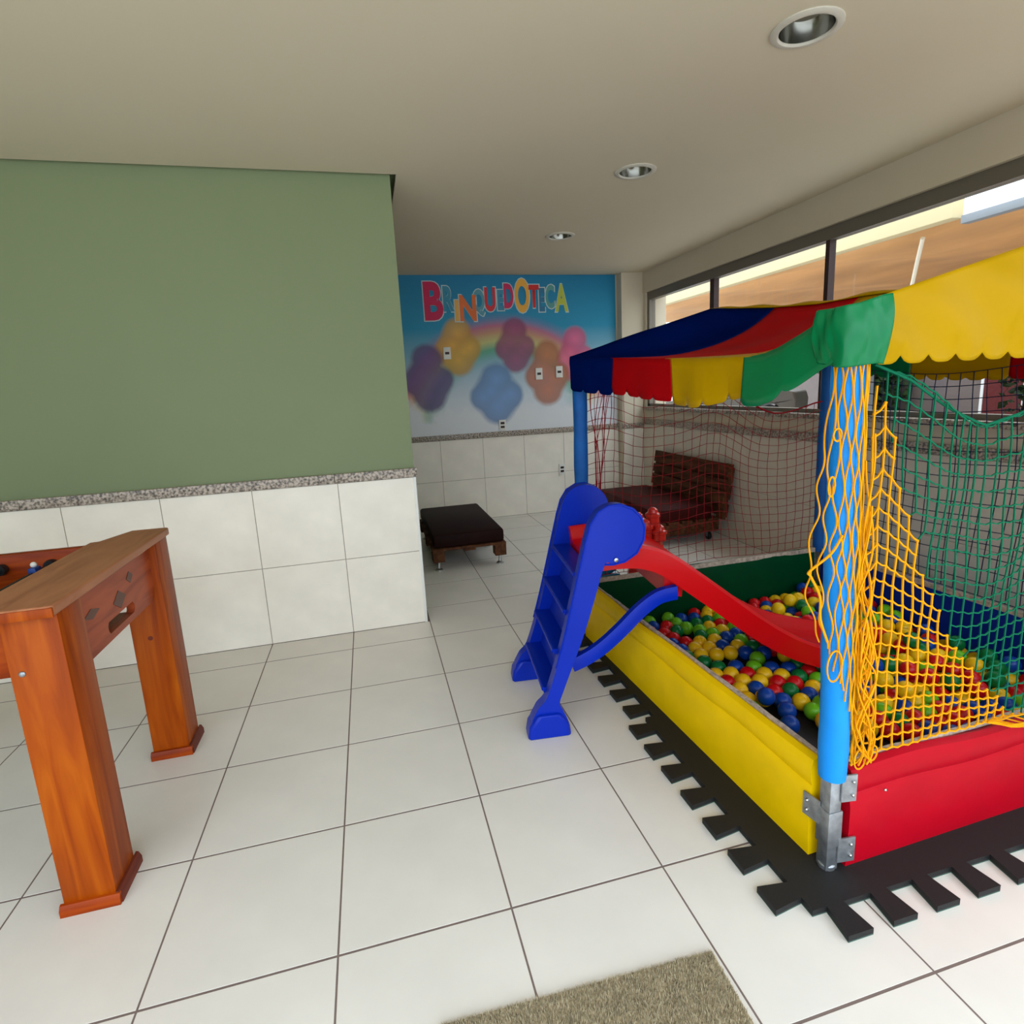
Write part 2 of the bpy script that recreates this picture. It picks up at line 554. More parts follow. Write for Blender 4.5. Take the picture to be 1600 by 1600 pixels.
# --- ceiling with a shadow gap along the green wall and holes for the downlights
LAMPS = [(1.73, 0.097), (1.735, 1.36), (1.76, 2.68)]
gap = 0.03
outer = [(XL, YF), (XR + 0.01, YF), (XR + 0.01, YB + 0.02), (XC + gap, YB + 0.02), (XC + gap, YW - gap), (XL, YW - gap)]
holes = [[(lx + 0.088 * math.cos(-2 * PI * k / 32), ly + 0.088 * math.sin(-2 * PI * k / 32)) for k in range(32)] for lx, ly in LAMPS]
ceiling = thing('ceiling', (0, 0, CEIL), 'plain off-white plaster ceiling', 'ceiling', kind='structure')
part('ceiling_panel', MB().prism(outer, CEIL, CEIL + 0.02, ex_z, holes), 'ceiling', ceiling, smooth=False)
part('upper_slab', MB().box(XL, XR + 0.3, YF, YB + 0.2, CEIL + 0.13, CEIL + 0.2), 'ceiling', ceiling, smooth=False)
part('gap_backing', MB().box(XL, XC + gap + 0.1, YW - gap - 0.1, YB, CEIL + 0.045, CEIL + 0.06), 'green', ceiling, smooth=False)
wall_side = solo('wall_side', MB().box(XL - 0.2, XL, YF, YB, 0, CEIL + 0.1), 'green', (XL, 0, 0), 'green side wall of the playroom', 'wall', kind='structure')

LN = ['recessed round ceiling downlight nearest the camera', 'recessed round ceiling downlight, middle one of the row', 'recessed round ceiling downlight nearest the mural']
for (lx, ly), nm in zip(LAMPS, LN):
    t = thing('ceiling_light', (lx, ly, CEIL), nm, 'light', 'recessed ceiling downlights')
    part('trim_ring', MB().lathe([(0.086, 0.004), (0.113, 0.0), (0.113, -0.004), (0.104, -0.009), (0.09, -0.009), (0.085, -0.003)], (lx, ly, CEIL), 40, closed=True), 'lamp_ring', t)
    part('reflector', MB().lathe([(0.0855, -0.002), (0.082, 0.02), (0.068, 0.055), (0.052, 0.075), (0.0, 0.078)], (lx, ly, CEIL), 40), 'reflector', t)
    part('frosted_cover', MB().lathe([(0.0, 0.048), (0.05, 0.046), (0.058, 0.05), (0.058, 0.056), (0.0, 0.058)], (lx, ly, CEIL), 32), 'frost', t)

# ================================================================== mural
mural = thing('wall_mural', (1.73, YB, 0.93), 'colourful sky and rainbow mural with playroom lettering on the rear wall', 'mural')
mm = bpy.data.materials.new('mural_print')
mm.use_nodes = True
nt = mm.node_tree
B = nt.nodes['Principled BSDF']
B.inputs['Roughness'].default_value = 0.55


def node(t, **kw):
    n = nt.nodes.new(t)
    for k, v in kw.items():
        setattr(n, k, v)
    return n


def val(x):
    n = node('ShaderNodeValue')
    n.outputs[0].default_value = x
    return n.outputs[0]


def mth(op, a, b=None):
    n = node('ShaderNodeMath', operation=op)
    for i, s in enumerate((a, b)):
        if s is None:
            continue
        if isinstance(s, (int, float)):
            n.inputs[i].default_value = s
        else:
            nt.links.new(s, n.inputs[i])
    return n.outputs[0]


def ramp(fac, stops):
    n = node('ShaderNodeValToRGB')
    e = n.color_ramp.elements
    while len(e) < len(stops):
        e.new(0.5)
    for i, (p, c) in enumerate(stops):
        e[i].position = p
        e[i].color = (*c, 1) if len(c) == 3 else c
    nt.links.new(fac, n.inputs[0])
    return n


def mix(fac, a, b):
    n = node('ShaderNodeMix', data_type='RGBA')
    nt.links.new(fac, n.inputs[0])
    for s, i in ((a, 6), (b, 7)):
        if isinstance(s, tuple):
            n.inputs[i].default_value = (*s, 1)
        else:
            nt.links.new(s, n.inputs[i])
    return n.outputs[2]


tc = node('ShaderNodeTexCoord')
sp = node('ShaderNodeSeparateXYZ')
nt.links.new(tc.outputs['Object'], sp.inputs[0])
X_, Z_ = sp.outputs[0], sp.outputs[2]      # metres from the mural's bottom centre
noi = node('ShaderNodeTexNoise')
noi.inputs['Scale'].default_value = 5
noi.inputs['Detail'].default_value = 4
nt.links.new(tc.outputs['Object'], noi.inputs['Vector'])
N_ = mth('SUBTRACT', noi.outputs['Fac'], 0.5)
sky = ramp(mth('DIVIDE', Z_, 1.56), [(0.0, lin((226, 228, 230))), (0.22, lin((214, 222, 228))), (0.5, lin((130, 178, 196))), (0.68, lin((16, 146, 184))), (1.0, lin((0, 122, 166)))])
col = sky.outputs[0]
# rainbow arc
dx = mth('SUBTRACT', X_, -0.1)
dz = mth('MULTIPLY', mth('SUBTRACT', Z_, 0.10), 1.12)
rr = mth('SQRT', mth('ADD', mth('MULTIPLY', dx, dx), mth('MULTIPLY', dz, dz)))
rain = ramp(mth('DIVIDE', mth('SUBTRACT', rr, 0.72), 0.46), [(0.0, lin((120, 180, 170))), (0.25, lin((90, 170, 110))), (0.45, lin((222, 206, 90))), (0.65, lin((226, 150, 70))), (0.82, lin((214, 92, 110))), (1.0, lin((150, 110, 160)))])
ra = ramp(mth('DIVIDE', mth('SUBTRACT', rr, 0.66), 0.58), [(0.0, (0, 0, 0)), (0.25, (0.75,) * 3), (0.75, (0.75,) * 3), (1.0, (0, 0, 0))])
col = mix(ra.outputs[0], col, rain.outputs[0])
# white cloud bank along the bottom
cb = mth('SUBTRACT', mth('ADD', 0.34, mth('MULTIPLY', N_, 0.5)), Z_)
cl = ramp(mth('MULTIPLY', cb, 6.0), [(0.0, (0, 0, 0)), (1.0, (1, 1, 1))])
col = mix(cl.outputs[0], col, lin((228, 229, 230)))
# plain tinted cloud puffs
PUFF = [(-0.58, 0.86, 0.22, 0.34, (196, 148, 52)), (0.02, 0.86, 0.20, 0.36, (134, 62, 96)), (0.68, 0.74, 0.20, 0.40, (196, 82, 120)),
        (-0.90, 0.56, 0.24, 0.44, (92, 68, 118)), (0.36, 0.56, 0.23, 0.44, (168, 96, 60)), (-0.20, 0.38, 0.26, 0.34, (92, 130, 176))]
for px, pz, rx, rz, c in PUFF:
    best = None
    for (ox, oz, r_) in ((0, 0.45, 0.75), (-0.55, -0.05, 0.62), (0.55, 0.0, 0.6), (0.0, -0.35, 0.8), (-0.25, 0.1, 0.7), (0.3, -0.1, 0.7)):
        a = mth('SUBTRACT', X_, px + ox * rx)
        b = mth('SUBTRACT', Z_, pz + oz * rz)
        d = mth('DIVIDE', mth('SQRT', mth('ADD', mth('MULTIPLY', a, a), mth('MULTIPLY', b, b))), r_ * rx)
        best = d if best is None else mth('SMOOTH_MIN', best, d)
    best = mth('ADD', best, mth('MULTIPLY', N_, 0.25))
    m_ = ramp(best, [(0.0, (0.9,) * 3), (0.72, (0.85,) * 3), (1.0, (0, 0, 0))])
    shade = ramp(best, [(0.0, tuple(min(1, v * 1.5) for v in lin(c))), (0.8, lin(c))])
    col = mix(m_.outputs[0], col, shade.outputs[0])
nt.links.new(col, B.inputs['Base Color'])
part('mural_panel', MB().box(0.58, 2.885, YB - 0.001, YB + 0.011, 0.925, 2.497), mm, mural, smooth=False)

# lettering, flat on the mural: (letter, pixel box in the photograph's mural zoom turned to metres)
LET = [('B', 662, 692, 440, 501, (206, 38, 84)), ('R', 692, 709, 447, 487, (66, 146, 172)), ('I', 711, 717, 469, 502, (236, 176, 84)), ('N', 718, 744, 461, 502, (232, 116, 56)),
       ('Q', 739, 757, 452, 494, (96, 158, 172)), ('U', 757, 774, 449, 487, (218, 58, 66)), ('E', 777, 787, 453, 485, (72, 146, 176)), ('D', 787, 802, 443, 482, (206, 50, 96)),
       ('O', 804, 827, 435, 489, (240, 176, 70)), ('T', 826, 842, 445, 481, (214, 48, 46)), ('E', 842, 851, 450, 487, (56, 120, 156)), ('C', 852, 866, 445, 482, (92, 156, 150)), ('A', 867, 887, 444, 487, (190, 196, 72))]
R3 = (RIGHT, DOWN, FWD)
CP = Vector((0.199, -1.717, 1.379))


def on_back(px, py, yy):
    d = RIGHT * ((px - 803.742) / 884.397) + DOWN * ((py - 775.399) / 884.397) + FWD
    t = (yy - CP.y) / d.y
    return CP + d * t


def on_x(px, py, xx):
    d = RIGHT * ((px - 803.742) / 884.397) + DOWN * ((py - 775.399) / 884.397) + FWD
    return CP + d * ((xx - CP.x) / d.x)


for k, (ch, x0, x1, y0, y1, c) in enumerate(LET):
    a = on_back(x0, (y0 + y1) / 2, YB).x
    b = on_back(x1, (y0 + y1) / 2, YB).x
    zt = on_back((x0 + x1) / 2, y0, YB).z
    zb = on_back((x0 + x1) / 2, y1, YB).z
    for lay, (off, yy, colr) in enumerate(((0.030, -0.0022, (198, 214, 214)), (0.010, -0.0034, c))):
        fc = bpy.data.curves.new('letter', 'FONT')
        fc.body = ch
        fc.size = 1.0
        fc.offset = 0.04
        fc.resolution_u = 4
        tmp = bpy.data.objects.new('tmp', fc)
        COL.objects.link(tmp)
        bpy.context.view_layer.update()
        me = bpy.data.meshes.new_from_object(tmp.evaluated_get(bpy.context.evaluated_depsgraph_get()))
        bpy.data.objects.remove(tmp, do_unlink=True)
        vv = np.array([v.co[:] for v in me.vertices])
        lo, hi = vv.min(0), vv.max(0)
        grow = 0.010 if lay == 0 else 0.0
        for v in me.vertices:
            u = (v.co.x - lo[0]) / (hi[0] - lo[0])
            w = (v.co.y - lo[1]) / (hi[1] - lo[1])
            v.co = (a - grow + u * (b - a + 2 * grow) - 1.73, yy - 0.0005 * (k % 4) - 0.0022 * lay, zb - grow + w * (zt - zb + 2 * grow) - 0.93)
        me.materials.clear()
        key = 'ink_%d_%d_%d' % colr
        if key not in M:
            M[key] = mat(key, lin(colr), 0.5)
        me.materials.append(M[key])
        if lay == 0:
            base = link('letter_outline', me, None, mural)
        else:
            link('letter', me, None, mural)


def plate(px, py, w, h, label, cat, holes=1, wall='back', brown=False):
    p = on_back(px, py, YB - 0.002)
    t = thing(cat.replace(' ', '_'), (p.x, YB - 0.001, p.z), label, cat)
    part('cover_plate', MB().box(p.x - w / 2, p.x + w / 2, YB - 0.013, YB - 0.001, p.z - h / 2, p.z + h / 2, 0.003), 'plastic_white', t)
    for k in range(holes):
        zz = p.z + (k - (holes - 1) / 2) * 0.04
        part('insert', MB().box(p.x - w * 0.28, p.x + w * 0.28, YB - 0.0155, YB - 0.0125, zz - 0.012, zz + 0.012, 0.002), 'alu_dark' if not brown else 'black', t)


plate(698.5, 552, 0.075, 0.12, 'white switch plate on the mural nearest the green wall', 'wall switch')
plate(842, 584, 0.075, 0.12, 'white switch plate on the mural, left one of the pair near the tent', 'wall switch')
plate(873.5, 581, 0.075, 0.12, 'white switch plate on the mural, right one of the pair near the tent', 'wall switch')
plate(785, 664, 0.075, 0.11, 'ivory socket plate at the bottom of the mural just above the granite', 'wall socket', 2)
plate(878, 733, 0.07, 0.12, 'white power socket on the tiles below the mural', 'wall socket', 2)

# ================================================================== puzzle mats
MZ = 0.02


def tooth_edge(p0, p1, out, n, depth, w=0.075, flare=0.012, first=0.5):
    """points along p0->p1 with n dovetail teeth towards out"""
    p0, p1, out = Vector(p0), Vector(p1), Vector(out)
    L = (p1 - p0).length
    d = (p1 - p0) / L
    pts = []
    pitch = L / n
    for k in range(n):
        c = p0 + d * (pitch * (k + first))
        a, b = c - d * (w / 2 - flare), c + d * (w / 2 - flare)
        a2, b2 = c - d * (w / 2) + out * depth, c + d * (w / 2) + out * depth
        pts += [a, a2 + d * 0.006, b2 - d * 0.006, b] if False else [a, a2, b2, b]
    return [(q.x, q.y) for q in pts]


def puzzle_mat(label, poly):
    cx = sum(p[0] for p in poly) / len(poly)
    cy = sum(p[1] for p in poly) / len(poly)
    t = thing('puzzle_mat', (cx, cy, 0), label, 'foam mat', 'black interlocking foam mats')
    part('foam_layer', MB().prism(poly, 0.004, MZ, ex_z), 'eva', t, smooth=False)
    part('backing', MB().prism(poly, 0.0005, 0.004, ex_z), 'eva_green', t, smooth=False)


bx0, by0, my = 1.187, -0.705, 0.21
FL = [(bx0, my), *tooth_edge((bx0, my), (bx0, by0), (-1, 0), 7, 0.088), (bx0, by0), *tooth_edge((bx0, by0), (2.15, by0), (0, -1), 7, 0.082), (2.15, by0), (2.15, my)]
puzzle_mat('black foam puzzle mat under the near corner of the ball pit by the red panel', FL)
bx1 = 1.225
RL = [(bx1, 1.16), *tooth_edge((bx1, 1.16), (bx1, my + 0.001), (-1, 0), 7, 0.09), (bx1, my + 0.001), (2.15, my + 0.001), (2.15, 1.16)]
puzzle_mat('black foam puzzle mat beside the blue slide steps along the yellow panel', RL)
FR = [(2.151, by0), *tooth_edge((2.151, by0), (3.1, by0), (0, -1), 7, 0.082), (3.1, by0), (3.1, my), (2.151, my)]
puzzle_mat('black foam puzzle mat at the right end of the red panel', FR)
RR = [(2.151, my + 0.001), (3.1, my + 0.001), (3.1, 1.16), (2.151, 1.16)]
puzzle_mat('black foam puzzle mat under the blue panel by the window wall', RR)

# ================================================================== ball pit tent
A = Vector((1.325, -0.60, 0))
Bc = Vector((1.262, 1.06, 0))
D = Vector((2.80, 1.07, 0))
Ec = Vector((2.86, -0.56, 0))
pit = thing('ball_pit', (2.05, 0.24, MZ), 'square ball pit tent with striped canopy, nets and padded coloured panels', 'ball pit')
PT = 0.325


def panel(p, q, mname, name, th=0.022, inset=0.045, label=None):
    """padded board from post p to post q, standing on the mats"""
    p, q = Vector(p[:2]), Vector(q[:2])
    d = (q - p).normalized()
    n = Vector((d.y, -d.x))        # outward for the order used below
    a = p + d * inset
    L = (q - p).length - 2 * inset
    prof = [(-th, MZ), (th * 0.9, MZ), (th * 1.05, MZ + 0.05), (th * 1.1, 0.20), (th * 0.9, 0.236), (th * 0.72, 0.243), (th * 0.9, 0.25), (th * 1.1, 0.27), (th * 1.1, 0.30), (th * 0.8, 0.318), (0.0, PT), (-th * 0.7, 0.318), (-th * 0.95, 0.30), (-th, 0.2)]
    rows = []
    ns = 24
    for k in range(ns + 1):
        s = k / ns
        row = []
        wob = 0.004 * math.sin(s * 9 + p.x * 3) + 0.003 * math.sin(s * 21 + 1)
        for (o, z) in prof + [prof[0]]:
            c = a + d * (s * L) + n * (o + wob * (z - MZ) * 3)
            row.append((c.x, c.y, z + (0.004 * math.sin(s * 14) if z > 0.3 else 0) + (0.003 * math.sin(s * 17) if 0.23 < z < 0.26 else 0)))
        rows.append(row)
    mb = MB().grid(rows)
    m = len(prof) + 1
    mb.f.append(tuple(range(m - 1)))
    mb.f.append(tuple(ns * m + k for k in reversed(range(m - 1))))
    o = part(name, mb, mname, pit)
    if label:
        o['label'] = label
    # frayed board edge along the top
    rows = []
    for k in range(40 + 1):
        s = k / 40
        c = a + d * (s * L)
        w = 0.007 + 0.002 * random.random()
        ci, co = c - n * (0.014 + w), c - n * 0.010
        h = PT + 0.003 + 0.003 * random.random()
        rows.append([(ci.x, ci.y, PT - 0.02), (ci.x, ci.y, h), (co.x, co.y, h), (co.x, co.y, PT - 0.008)])
    part('panel_edge', MB().grid(rows), 'edge_fray', o, smooth=False)
    return o


panel(Bc, A, 'vinyl_yellow', 'side_panel', label='padded yellow vinyl panel')
panel(A, Ec, 'vinyl_red', 'side_panel', label='padded red vinyl panel')
panel(Ec, D, 'vinyl_blue', 'side_panel', label='padded blue vinyl panel')
panel(D, Bc, 'vinyl_darkgreen', 'side_panel', label='padded dark green vinyl panel')
part('rivet', MB().sphere((1.478, -0.6285, 0.243), 0.0045), 'chrome', pit)

# posts with foam sleeves
EA = 1.50
for P, lean in ((A, (-0.032, 0.0)), (Bc, (0, 0)), (D, (0, 0)), (Ec, (0, 0))):
    top = Vector((P.x + lean[0], P.y + lean[1], EA + 0.0))
    q = P.lerp(Vector((top.x, top.y, 0)), 0.2)
    po = part('post', MB().tube([(P.x, P.y, 0.30), (top.x, top.y, EA)], 0.017, 10), 'galv', pit)
    w = 0.026
    part('post_foot', MB().box(P.x - 0.019, P.x + 0.019, P.y - 0.019, P.y + 0.019, MZ, 0.31, 0.003).lathe([(0, -0.0), (0.022, 0.0), (0.023, 0.012), (0.019, 0.016)], (P.x, P.y, MZ), 16), 'galv', po)
    part('socket', MB().box(P.x - 0.023, P.x + 0.023, P.y - 0.023, P.y + 0.023, 0.095, 0.205, 0.003), 'galv', po)
    pts = []
    rad = []
    for k in range(13):
        f = k / 12
        z = 0.303 + f * (EA - 0.075 - 0.303)
        g_ = (z - 0.3) / (EA - 0.3)
        pts.append((P.x + lean[0] * g_ + 0.002 * math.sin(9 * f), P.y + lean[1] * g_, z))
        rad.append(0.0365 + 0.0012 * math.sin(f * 23))
    rad[0] *= 0.93
    part('foam_sleeve', MB().tube(pts, rad, 20), 'sleeve' if P is A else 'sleeve_dark', po)


# hinge plates at the near corner and the far left corner
def plate_box(P, q, z0, z1, w, name='hinge_plate'):
    P2, q2 = Vector(P[:2]), Vector(q[:2])
    d = (q2 - P2).normalized()
    n = Vector((d.y, -d.x)) if (q2 - P2).cross(Vector((2.05, 0.24)) - P2) > 0 else Vector((-d.y, d.x))
    a = P2 + d * 0.012 + n * 0.0205
    b = P2 + d * (0.012 + w) + n * 0.0275
    pl = [(a.x, a.y), (b.x, b.y), (b.x + n.x * 0.004, b.y + n.y * 0.004), (a.x + n.x * 0.004, a.y + n.y * 0.004)]
    h = part(name, MB().prism(pl, z0, z1, ex_z), 'galv', pit, smooth=False)
    for zz in (z0 + 0.02, z1 - 0.02):
        c = P2 + d * (0.012 + w * 0.72) + n * 0.0315
        part('rivet', MB().sphere((c.x, c.y, zz), 0.005, 8, 5), 'chrome', h)


plate_box(A, Bc, 0.15, 0.22, 0.05)
plate_box(A, Ec, 0.235, 0.315, 0.042)
plate_box(A, Ec, 0.045, 0.12, 0.05)
plate_box(Bc, A, 0.15, 0.22, 0.05)

# roof frame
RZ = 1.735
rf = Vector((2.03, 1.065, RZ))
rn = Vector((2.09, -0.60, RZ))
AT = Vector((A.x - 0.032, A.y, EA))
fr = MB()
for a, b in ((AT, Vector((Bc.x, Bc.y, EA))), (Vector((Bc.x, Bc.y, EA)), Vector((D.x, D.y, EA))), (Vector((D.x, D.y, EA)), Vector((Ec.x, Ec.y, EA))), (Vector((Ec.x, Ec.y, EA)), AT)):
    pass
for a, b in ((Vector((Bc.x, Bc.y, EA)), rf), (Vector((D.x, D.y, EA)), rf), (AT, rn), (Vector((Ec.x, Ec.y, EA)), rn)):
    part('roof_bar', MB().tube([a - Vector((0, 0, 0.012)), b - Vector((0, 0, 0.014))], 0.009, 8), 'galv', pit)


def smooth01(x):
    x = max(0, min(1, x))
    return x * x * (3 - 2 * x)


EY = np.array([-0.63, -0.58, -0.50, -0.42, -0.36, -0.30, -0.06, 0.11, 0.35, 0.57, 0.85, 1.09])
EZ = np.array([1.514, 1.505, 1.474, 1.446, 1.432, 1.429, 1.438, 1.448, 1.462, 1.478, 1.496, 1.513])
RY = np.array([-0.63, -0.55, -0.40, -0.20, -0.04, 0.15, 0.35, 0.62, 0.90, 1.00, 1.09])
RZZ = np.array([1.738, 1.715, 1.675, 1.647, 1.642, 1.65, 1.652, 1.676, 1.712, 1.728, 1.737])


def eave(side, y):
    """eave line of the long sides; side -1 window-far (left) or +1"""
    f = (y - A.y) / (Bc.y - A.y)
    if side < 0:
        x = AT.x + (Bc.x - AT.x) * f - 0.038
    else:
        x = Ec.x + (D.x - Ec.x) * f + 0.038
    z = float(np.interp(y, EY, EZ)) if side < 0 else EA + 0.016 - 0.06 * math.sin(PI * max(0, min(1, f)))
    return Vector((x, y, z))


def ridge(y):
    f = (y - rn.y) / (rf.y - rn.y)
    return Vector((rn.x + (rf.x - rn.x) * max(0, min(1, f)), y, float(np.interp(y, RY, RZZ))))


def slope_pt(side, y, t):
    e, r = eave(side, y), ridge(y)
    f = (y - A.y) / (Bc.y - A.y)
    k = smooth01((f - 0.12) / 0.22) * smooth01((1 - f) / 0.22)
    ex = 1.0 + 2.6 * k
    z = e.z + (r.z - e.z) * t ** ex
    z += 0.006 * math.sin(y * 17 + t * 5) * math.sin(PI * t)
    return (e.x + (r.x - e.x) * t, y, z)


YN, YFAR = A.y - 0.022, Bc.y + 0.022
SL = [(YFAR, 0.60, 'blue'), (0.60, 0.15, 'red'), (0.15, -0.31, 'yellow'), (-0.31, YN, 'green')]
SR = [(YFAR, 0.60, 'green'), (0.60, 0.15, 'yellow'), (0.15, -0.31, 'red'), (-0.31, YN, 'yellow')]
for side, S in ((-1, SL), (1, SR)):
    for (ya, yb, c) in S:
        rows = [[slope_pt(side, ya + (yb - ya) * i / 16, j / 24) for j in range(25)] for i in range(17)]
        part('canopy_panel', MB().grid(rows), 'canvas_' + c, pit, solid=0.003)
# yellow ridge flap that laps over from the far slope
rows = []
for i in range(41):
    y = YFAR + (YN - YFAR) * i / 40
    r = ridge(y)
    q = slope_pt(1, y, 0.86)
    bump_ = 0.010 + 0.006 * math.sin(i * 0.9)
    f = (y - A.y) / (Bc.y - A.y)
    bump_ *= smooth01(min(f, 1 - f) / 0.12)
    rows.append([(r.x - 0.002, y, r.z + 0.004), (r.x + 0.02, y, r.z + 0.006 + bump_ * 0.8), (r.x + 0.05, y, r.z + 0.006 + bump_ * 0.7), (q[0], y, q[2] + 0.006)])
part('ridge_flap', MB().grid(rows), 'canvas_yellow', pit, solid=0.002)


def valance(fn, s0, s1, n, drop, mname, seed, torn=False, flare=0.0, wave=0.004, scal=4, out=(0, 0)):
    """fn(s)->top point; hangs down by drop(s) with a scalloped hem"""
    rnd = random.Random(seed)
    rows = []
    depth = [rnd.uniform(0.6, 1.3) for _ in range(60)]
    for i in range(n + 1):
        s = s0 + (s1 - s0) * i / n
        p = fn(s)
        u = (i / n) * scal
        k = int(u) % 60
        e = abs((u % 1.0) - 0.5) * 2
        h = drop(s) - (0.022 * depth[k] * (e ** (4 if not torn else 6)))
        row = []
        for j in range(7):
            t = j / 6
            wv = wave * math.sin(s * 22 + seed) * t + flare * t
            row.append((p.x + out[0] * wv, p.y + out[1] * wv, p.z - h * t))
        rows.append(row)
    return part('valance', MB().grid(rows), mname, pit, solid=0.0025)


VT = lambda y: eave(-1, y)
valance(VT, YFAR, 0.575, 40, lambda y: 0.168 - 0.02 * (YFAR - y), 'canvas_blue', 1, torn=True, scal=3, out=(-1, 0))
valance(VT, 0.574, 0.113, 40, lambda y: 0.15, 'canvas_red', 2, torn=True, scal=4, out=(-1, 0), wave=0.008)
valance(VT, 0.112, -0.30, 44, lambda y: 0.158 - 0.05 * smooth01((0.0 - y) / 0.35), 'canvas_yellow', 3, torn=True, scal=4, out=(-1, 0), wave=0.012)
valance(VT, -0.28, YN, 36, lambda y: 0.118 + 0.02 * smooth01((y + 0.6) / 0.2), 'canvas_green', 4, torn=True, scal=2, out=(-1, 0), flare=0.012, wave=0.006)
VR = lambda y: eave(1, y)
for (a, b, c, sd) in ((YFAR, 0.6, 'green', 5), (0.599, 0.15, 'yellow', 6), (0.149, -0.31, 'red', 7), (-0.311, YN, 'yellow', 8)):
    valance(VR, a, b, 36, lambda y: 0.15, 'canvas_' + c, sd, scal=5, out=(1, 0))


# gable ends with hanging hem
def gable(y, sgn, mname, xs0, xs1, name, seed, split=None, hem=0.128, label=None):
    rows = []
    n = 150
    x_l, x_r = eave(-1, y).x, eave(1, y).x
    rx = ridge(y).x
    for i in range(n + 1):
        x = xs0 + (xs1 - xs0) * i / n
        if x < rx:
            zt = EA + 0.016 + (RZ - EA - 0.012) * (x - x_l) / (rx - x_l)
        else:
            zt = EA + 0.016 + (RZ - EA - 0.012) * (x_r - x) / (x_r - rx)
        e = abs(((x - xs0) / 0.083) % 1.0 - 0.5) * 2
        zb = EA + 0.016 - hem + 0.02 * e ** 4
        row = []
        for j in range(22):
            t = j / 21
            z = zt + (zb - zt) * t
            bul = 0.028 * math.sin(PI * min(1, t * 1.05)) * (0.6 + 0.4 * math.sin(x * 7 + seed)) + 0.011 * math.sin(x * 31 - t * 6 + seed) * t * (1 - t) * 2 + 0.008 * math.sin(x * 75) * max(0, t - 0.7)
            row.append((x, y + sgn * bul, z))
        rows.append(row)
    o = part(name, MB().grid(rows), mname, pit, solid=0.0025)
    if label:
        o['label'] = label


gable(YN, -1, 'canvas_yellow', AT.x + 0.045, eave(1, YN).x, 'front_gable', 0.4, label='shiny yellow canvas front with scalloped hem')
gable(YFAR, 1, 'canvas_blue', eave(-1, YFAR).x, eave(1, YFAR).x, 'rear_gable', 2.0)
# green corner piece wrapping the near post
rows = []
for i in range(49):
    f = i / 48
    if f < 0.45:
        q = f / 0.45
        p = Vector((AT.x - 0.044, YN + 0.075 * (1 - q), 0))
    elif f < 0.6:
        q = (f - 0.45) / 0.15 * PI / 2
        p = Vector((AT.x - 0.044 + 0.03 * (1 - math.cos(q)), YN - 0.02 * math.sin(q), 0))
    else:
        q = (f - 0.6) / 0.4
        p = Vector((AT.x - 0.014 + 0.072 * q, YN - 0.020 - 0.012 * q, 0))
    row = []
    for j in range(30):
        t = j / 29
        wv = 0.0026 * math.sin(f * 19 + t * 5) + 0.0009 * math.sin(f * 41 - t * 9)
        zt = EA + 0.020 + 0.022 * smooth01((f - 0.4) / 0.6)
        nx_, ny_ = (-1, 0) if f < 0.45 else ((0, -1) if f > 0.6 else (-0.7, -0.7))
        bul = 0.010 * math.sin(PI * t) + wv
        row.append((p.x + nx_ * bul - 0.010 * t * f, p.y + ny_ * bul, zt - t * (0.118 + 0.035 * f)))
    rows.append(row)
part('corner_flap', MB().grid(rows), 'canvas_green', pit, solid=0.0025)


# ------------------------------------------------------------------ nets
def net_part(name, rows, r, mname, label, keep=None, seg=3):
    """rows[r][c] -> point; cord along every row and column"""
    mb = MB()
    nr, nc = len(rows), len(rows[0])
    ok = (lambda a, b: True) if keep is None else keep

    def runs(seq):
        cur = []
        for q in seq:
            if q is None:
                if len(cur) > 1:
                    yield cur
                cur = []
            else:
                cur.append(q)
        if len(cur) > 1:
            yield cur
    for a in range(nr):
        for run in runs([rows[a][b] if ok(a, b) else None for b in range(nc)]):
            mb.tube(run, r, seg, cap=False)
    for b in range(nc):
        for run in runs([rows[a][b] if ok(a, b) else None for a in range(nr)]):
            mb.tube(run, r, seg, cap=False)
    o = part(name, mb, mname, pit, smooth=True, fixn=False)
    o['label'] = label
    return o


# rear net (red), hung between the two far posts
rng = random.Random(3)
nc, nr = 28, 19
rows = []
for a in range(nr):
    t = a / (nr - 1)
    row = []
    for b in range(nc):
        s = b / (nc - 1)
        ztop = 1.345 - 0.15 * smooth01((s - 0.42) / 0.35) + 0.03 * math.sin(s * 13)
        ztop -= 0.05 * math.exp(-((s - 0.2) / 0.08) ** 2)
        x = Bc.x + 0.03 + s * (D.x - Bc.x - 0.06) + 0.018 * math.sin(t * 5 + s * 4) * math.sin(PI * s)
        yv = Bc.y + 0.012 + 0.055 * math.sin(s * 10.5 + 0.6) * math.sin(PI * min(1, t * 1.1) * 0.9 + 0.15) * math.sin(PI * s)
        z = ztop + (0.335 - ztop) * t + 0.028 * math.sin(s * 12 + 1.8) * (1 - t * 0.7) * math.sin(PI * s)
        row.append((x + rng.uniform(-1, 1) * 0.003, yv, z + rng.uniform(-1, 1) * 0.003))
    rows.append(row)
net_part('net', rows, 0.0018, 'net_red', 'dark red cord net across the rear')
# top rope of the rear net
part('rope', MB().tube([(p[0], p[1] - 0.004, p[2] + 0.004) for p in rows[0]], 0.0042, 6), 'net_red', pit)

# gathered red net beside the far left post
mb = MB()
for k in range(9):
    ph = rng.uniform(0, 6)
    pts = []
    for i in range(26):
        t = i / 25
        z = 1.33 - t * (1.33 - 0.36)
        w = 0.05 * (1 - smooth01(t / 0.55)) + 0.018
        x = Bc.x + 0.05 + 0.055 * (1 - t) + w * math.sin(k * 1.7 + 0.5 * math.sin(t * 9 + ph)) * 0.8
        pts.append((x, Bc.y - 0.04 + 0.02 * math.cos(k * 2 + t * 8), z))
    mb.tube(pts, 0.002, 4)
o = part('gathered_net', mb, 'net_red', pit, fixn=False)
o['label'] = 'red cord net gathered at the far post'

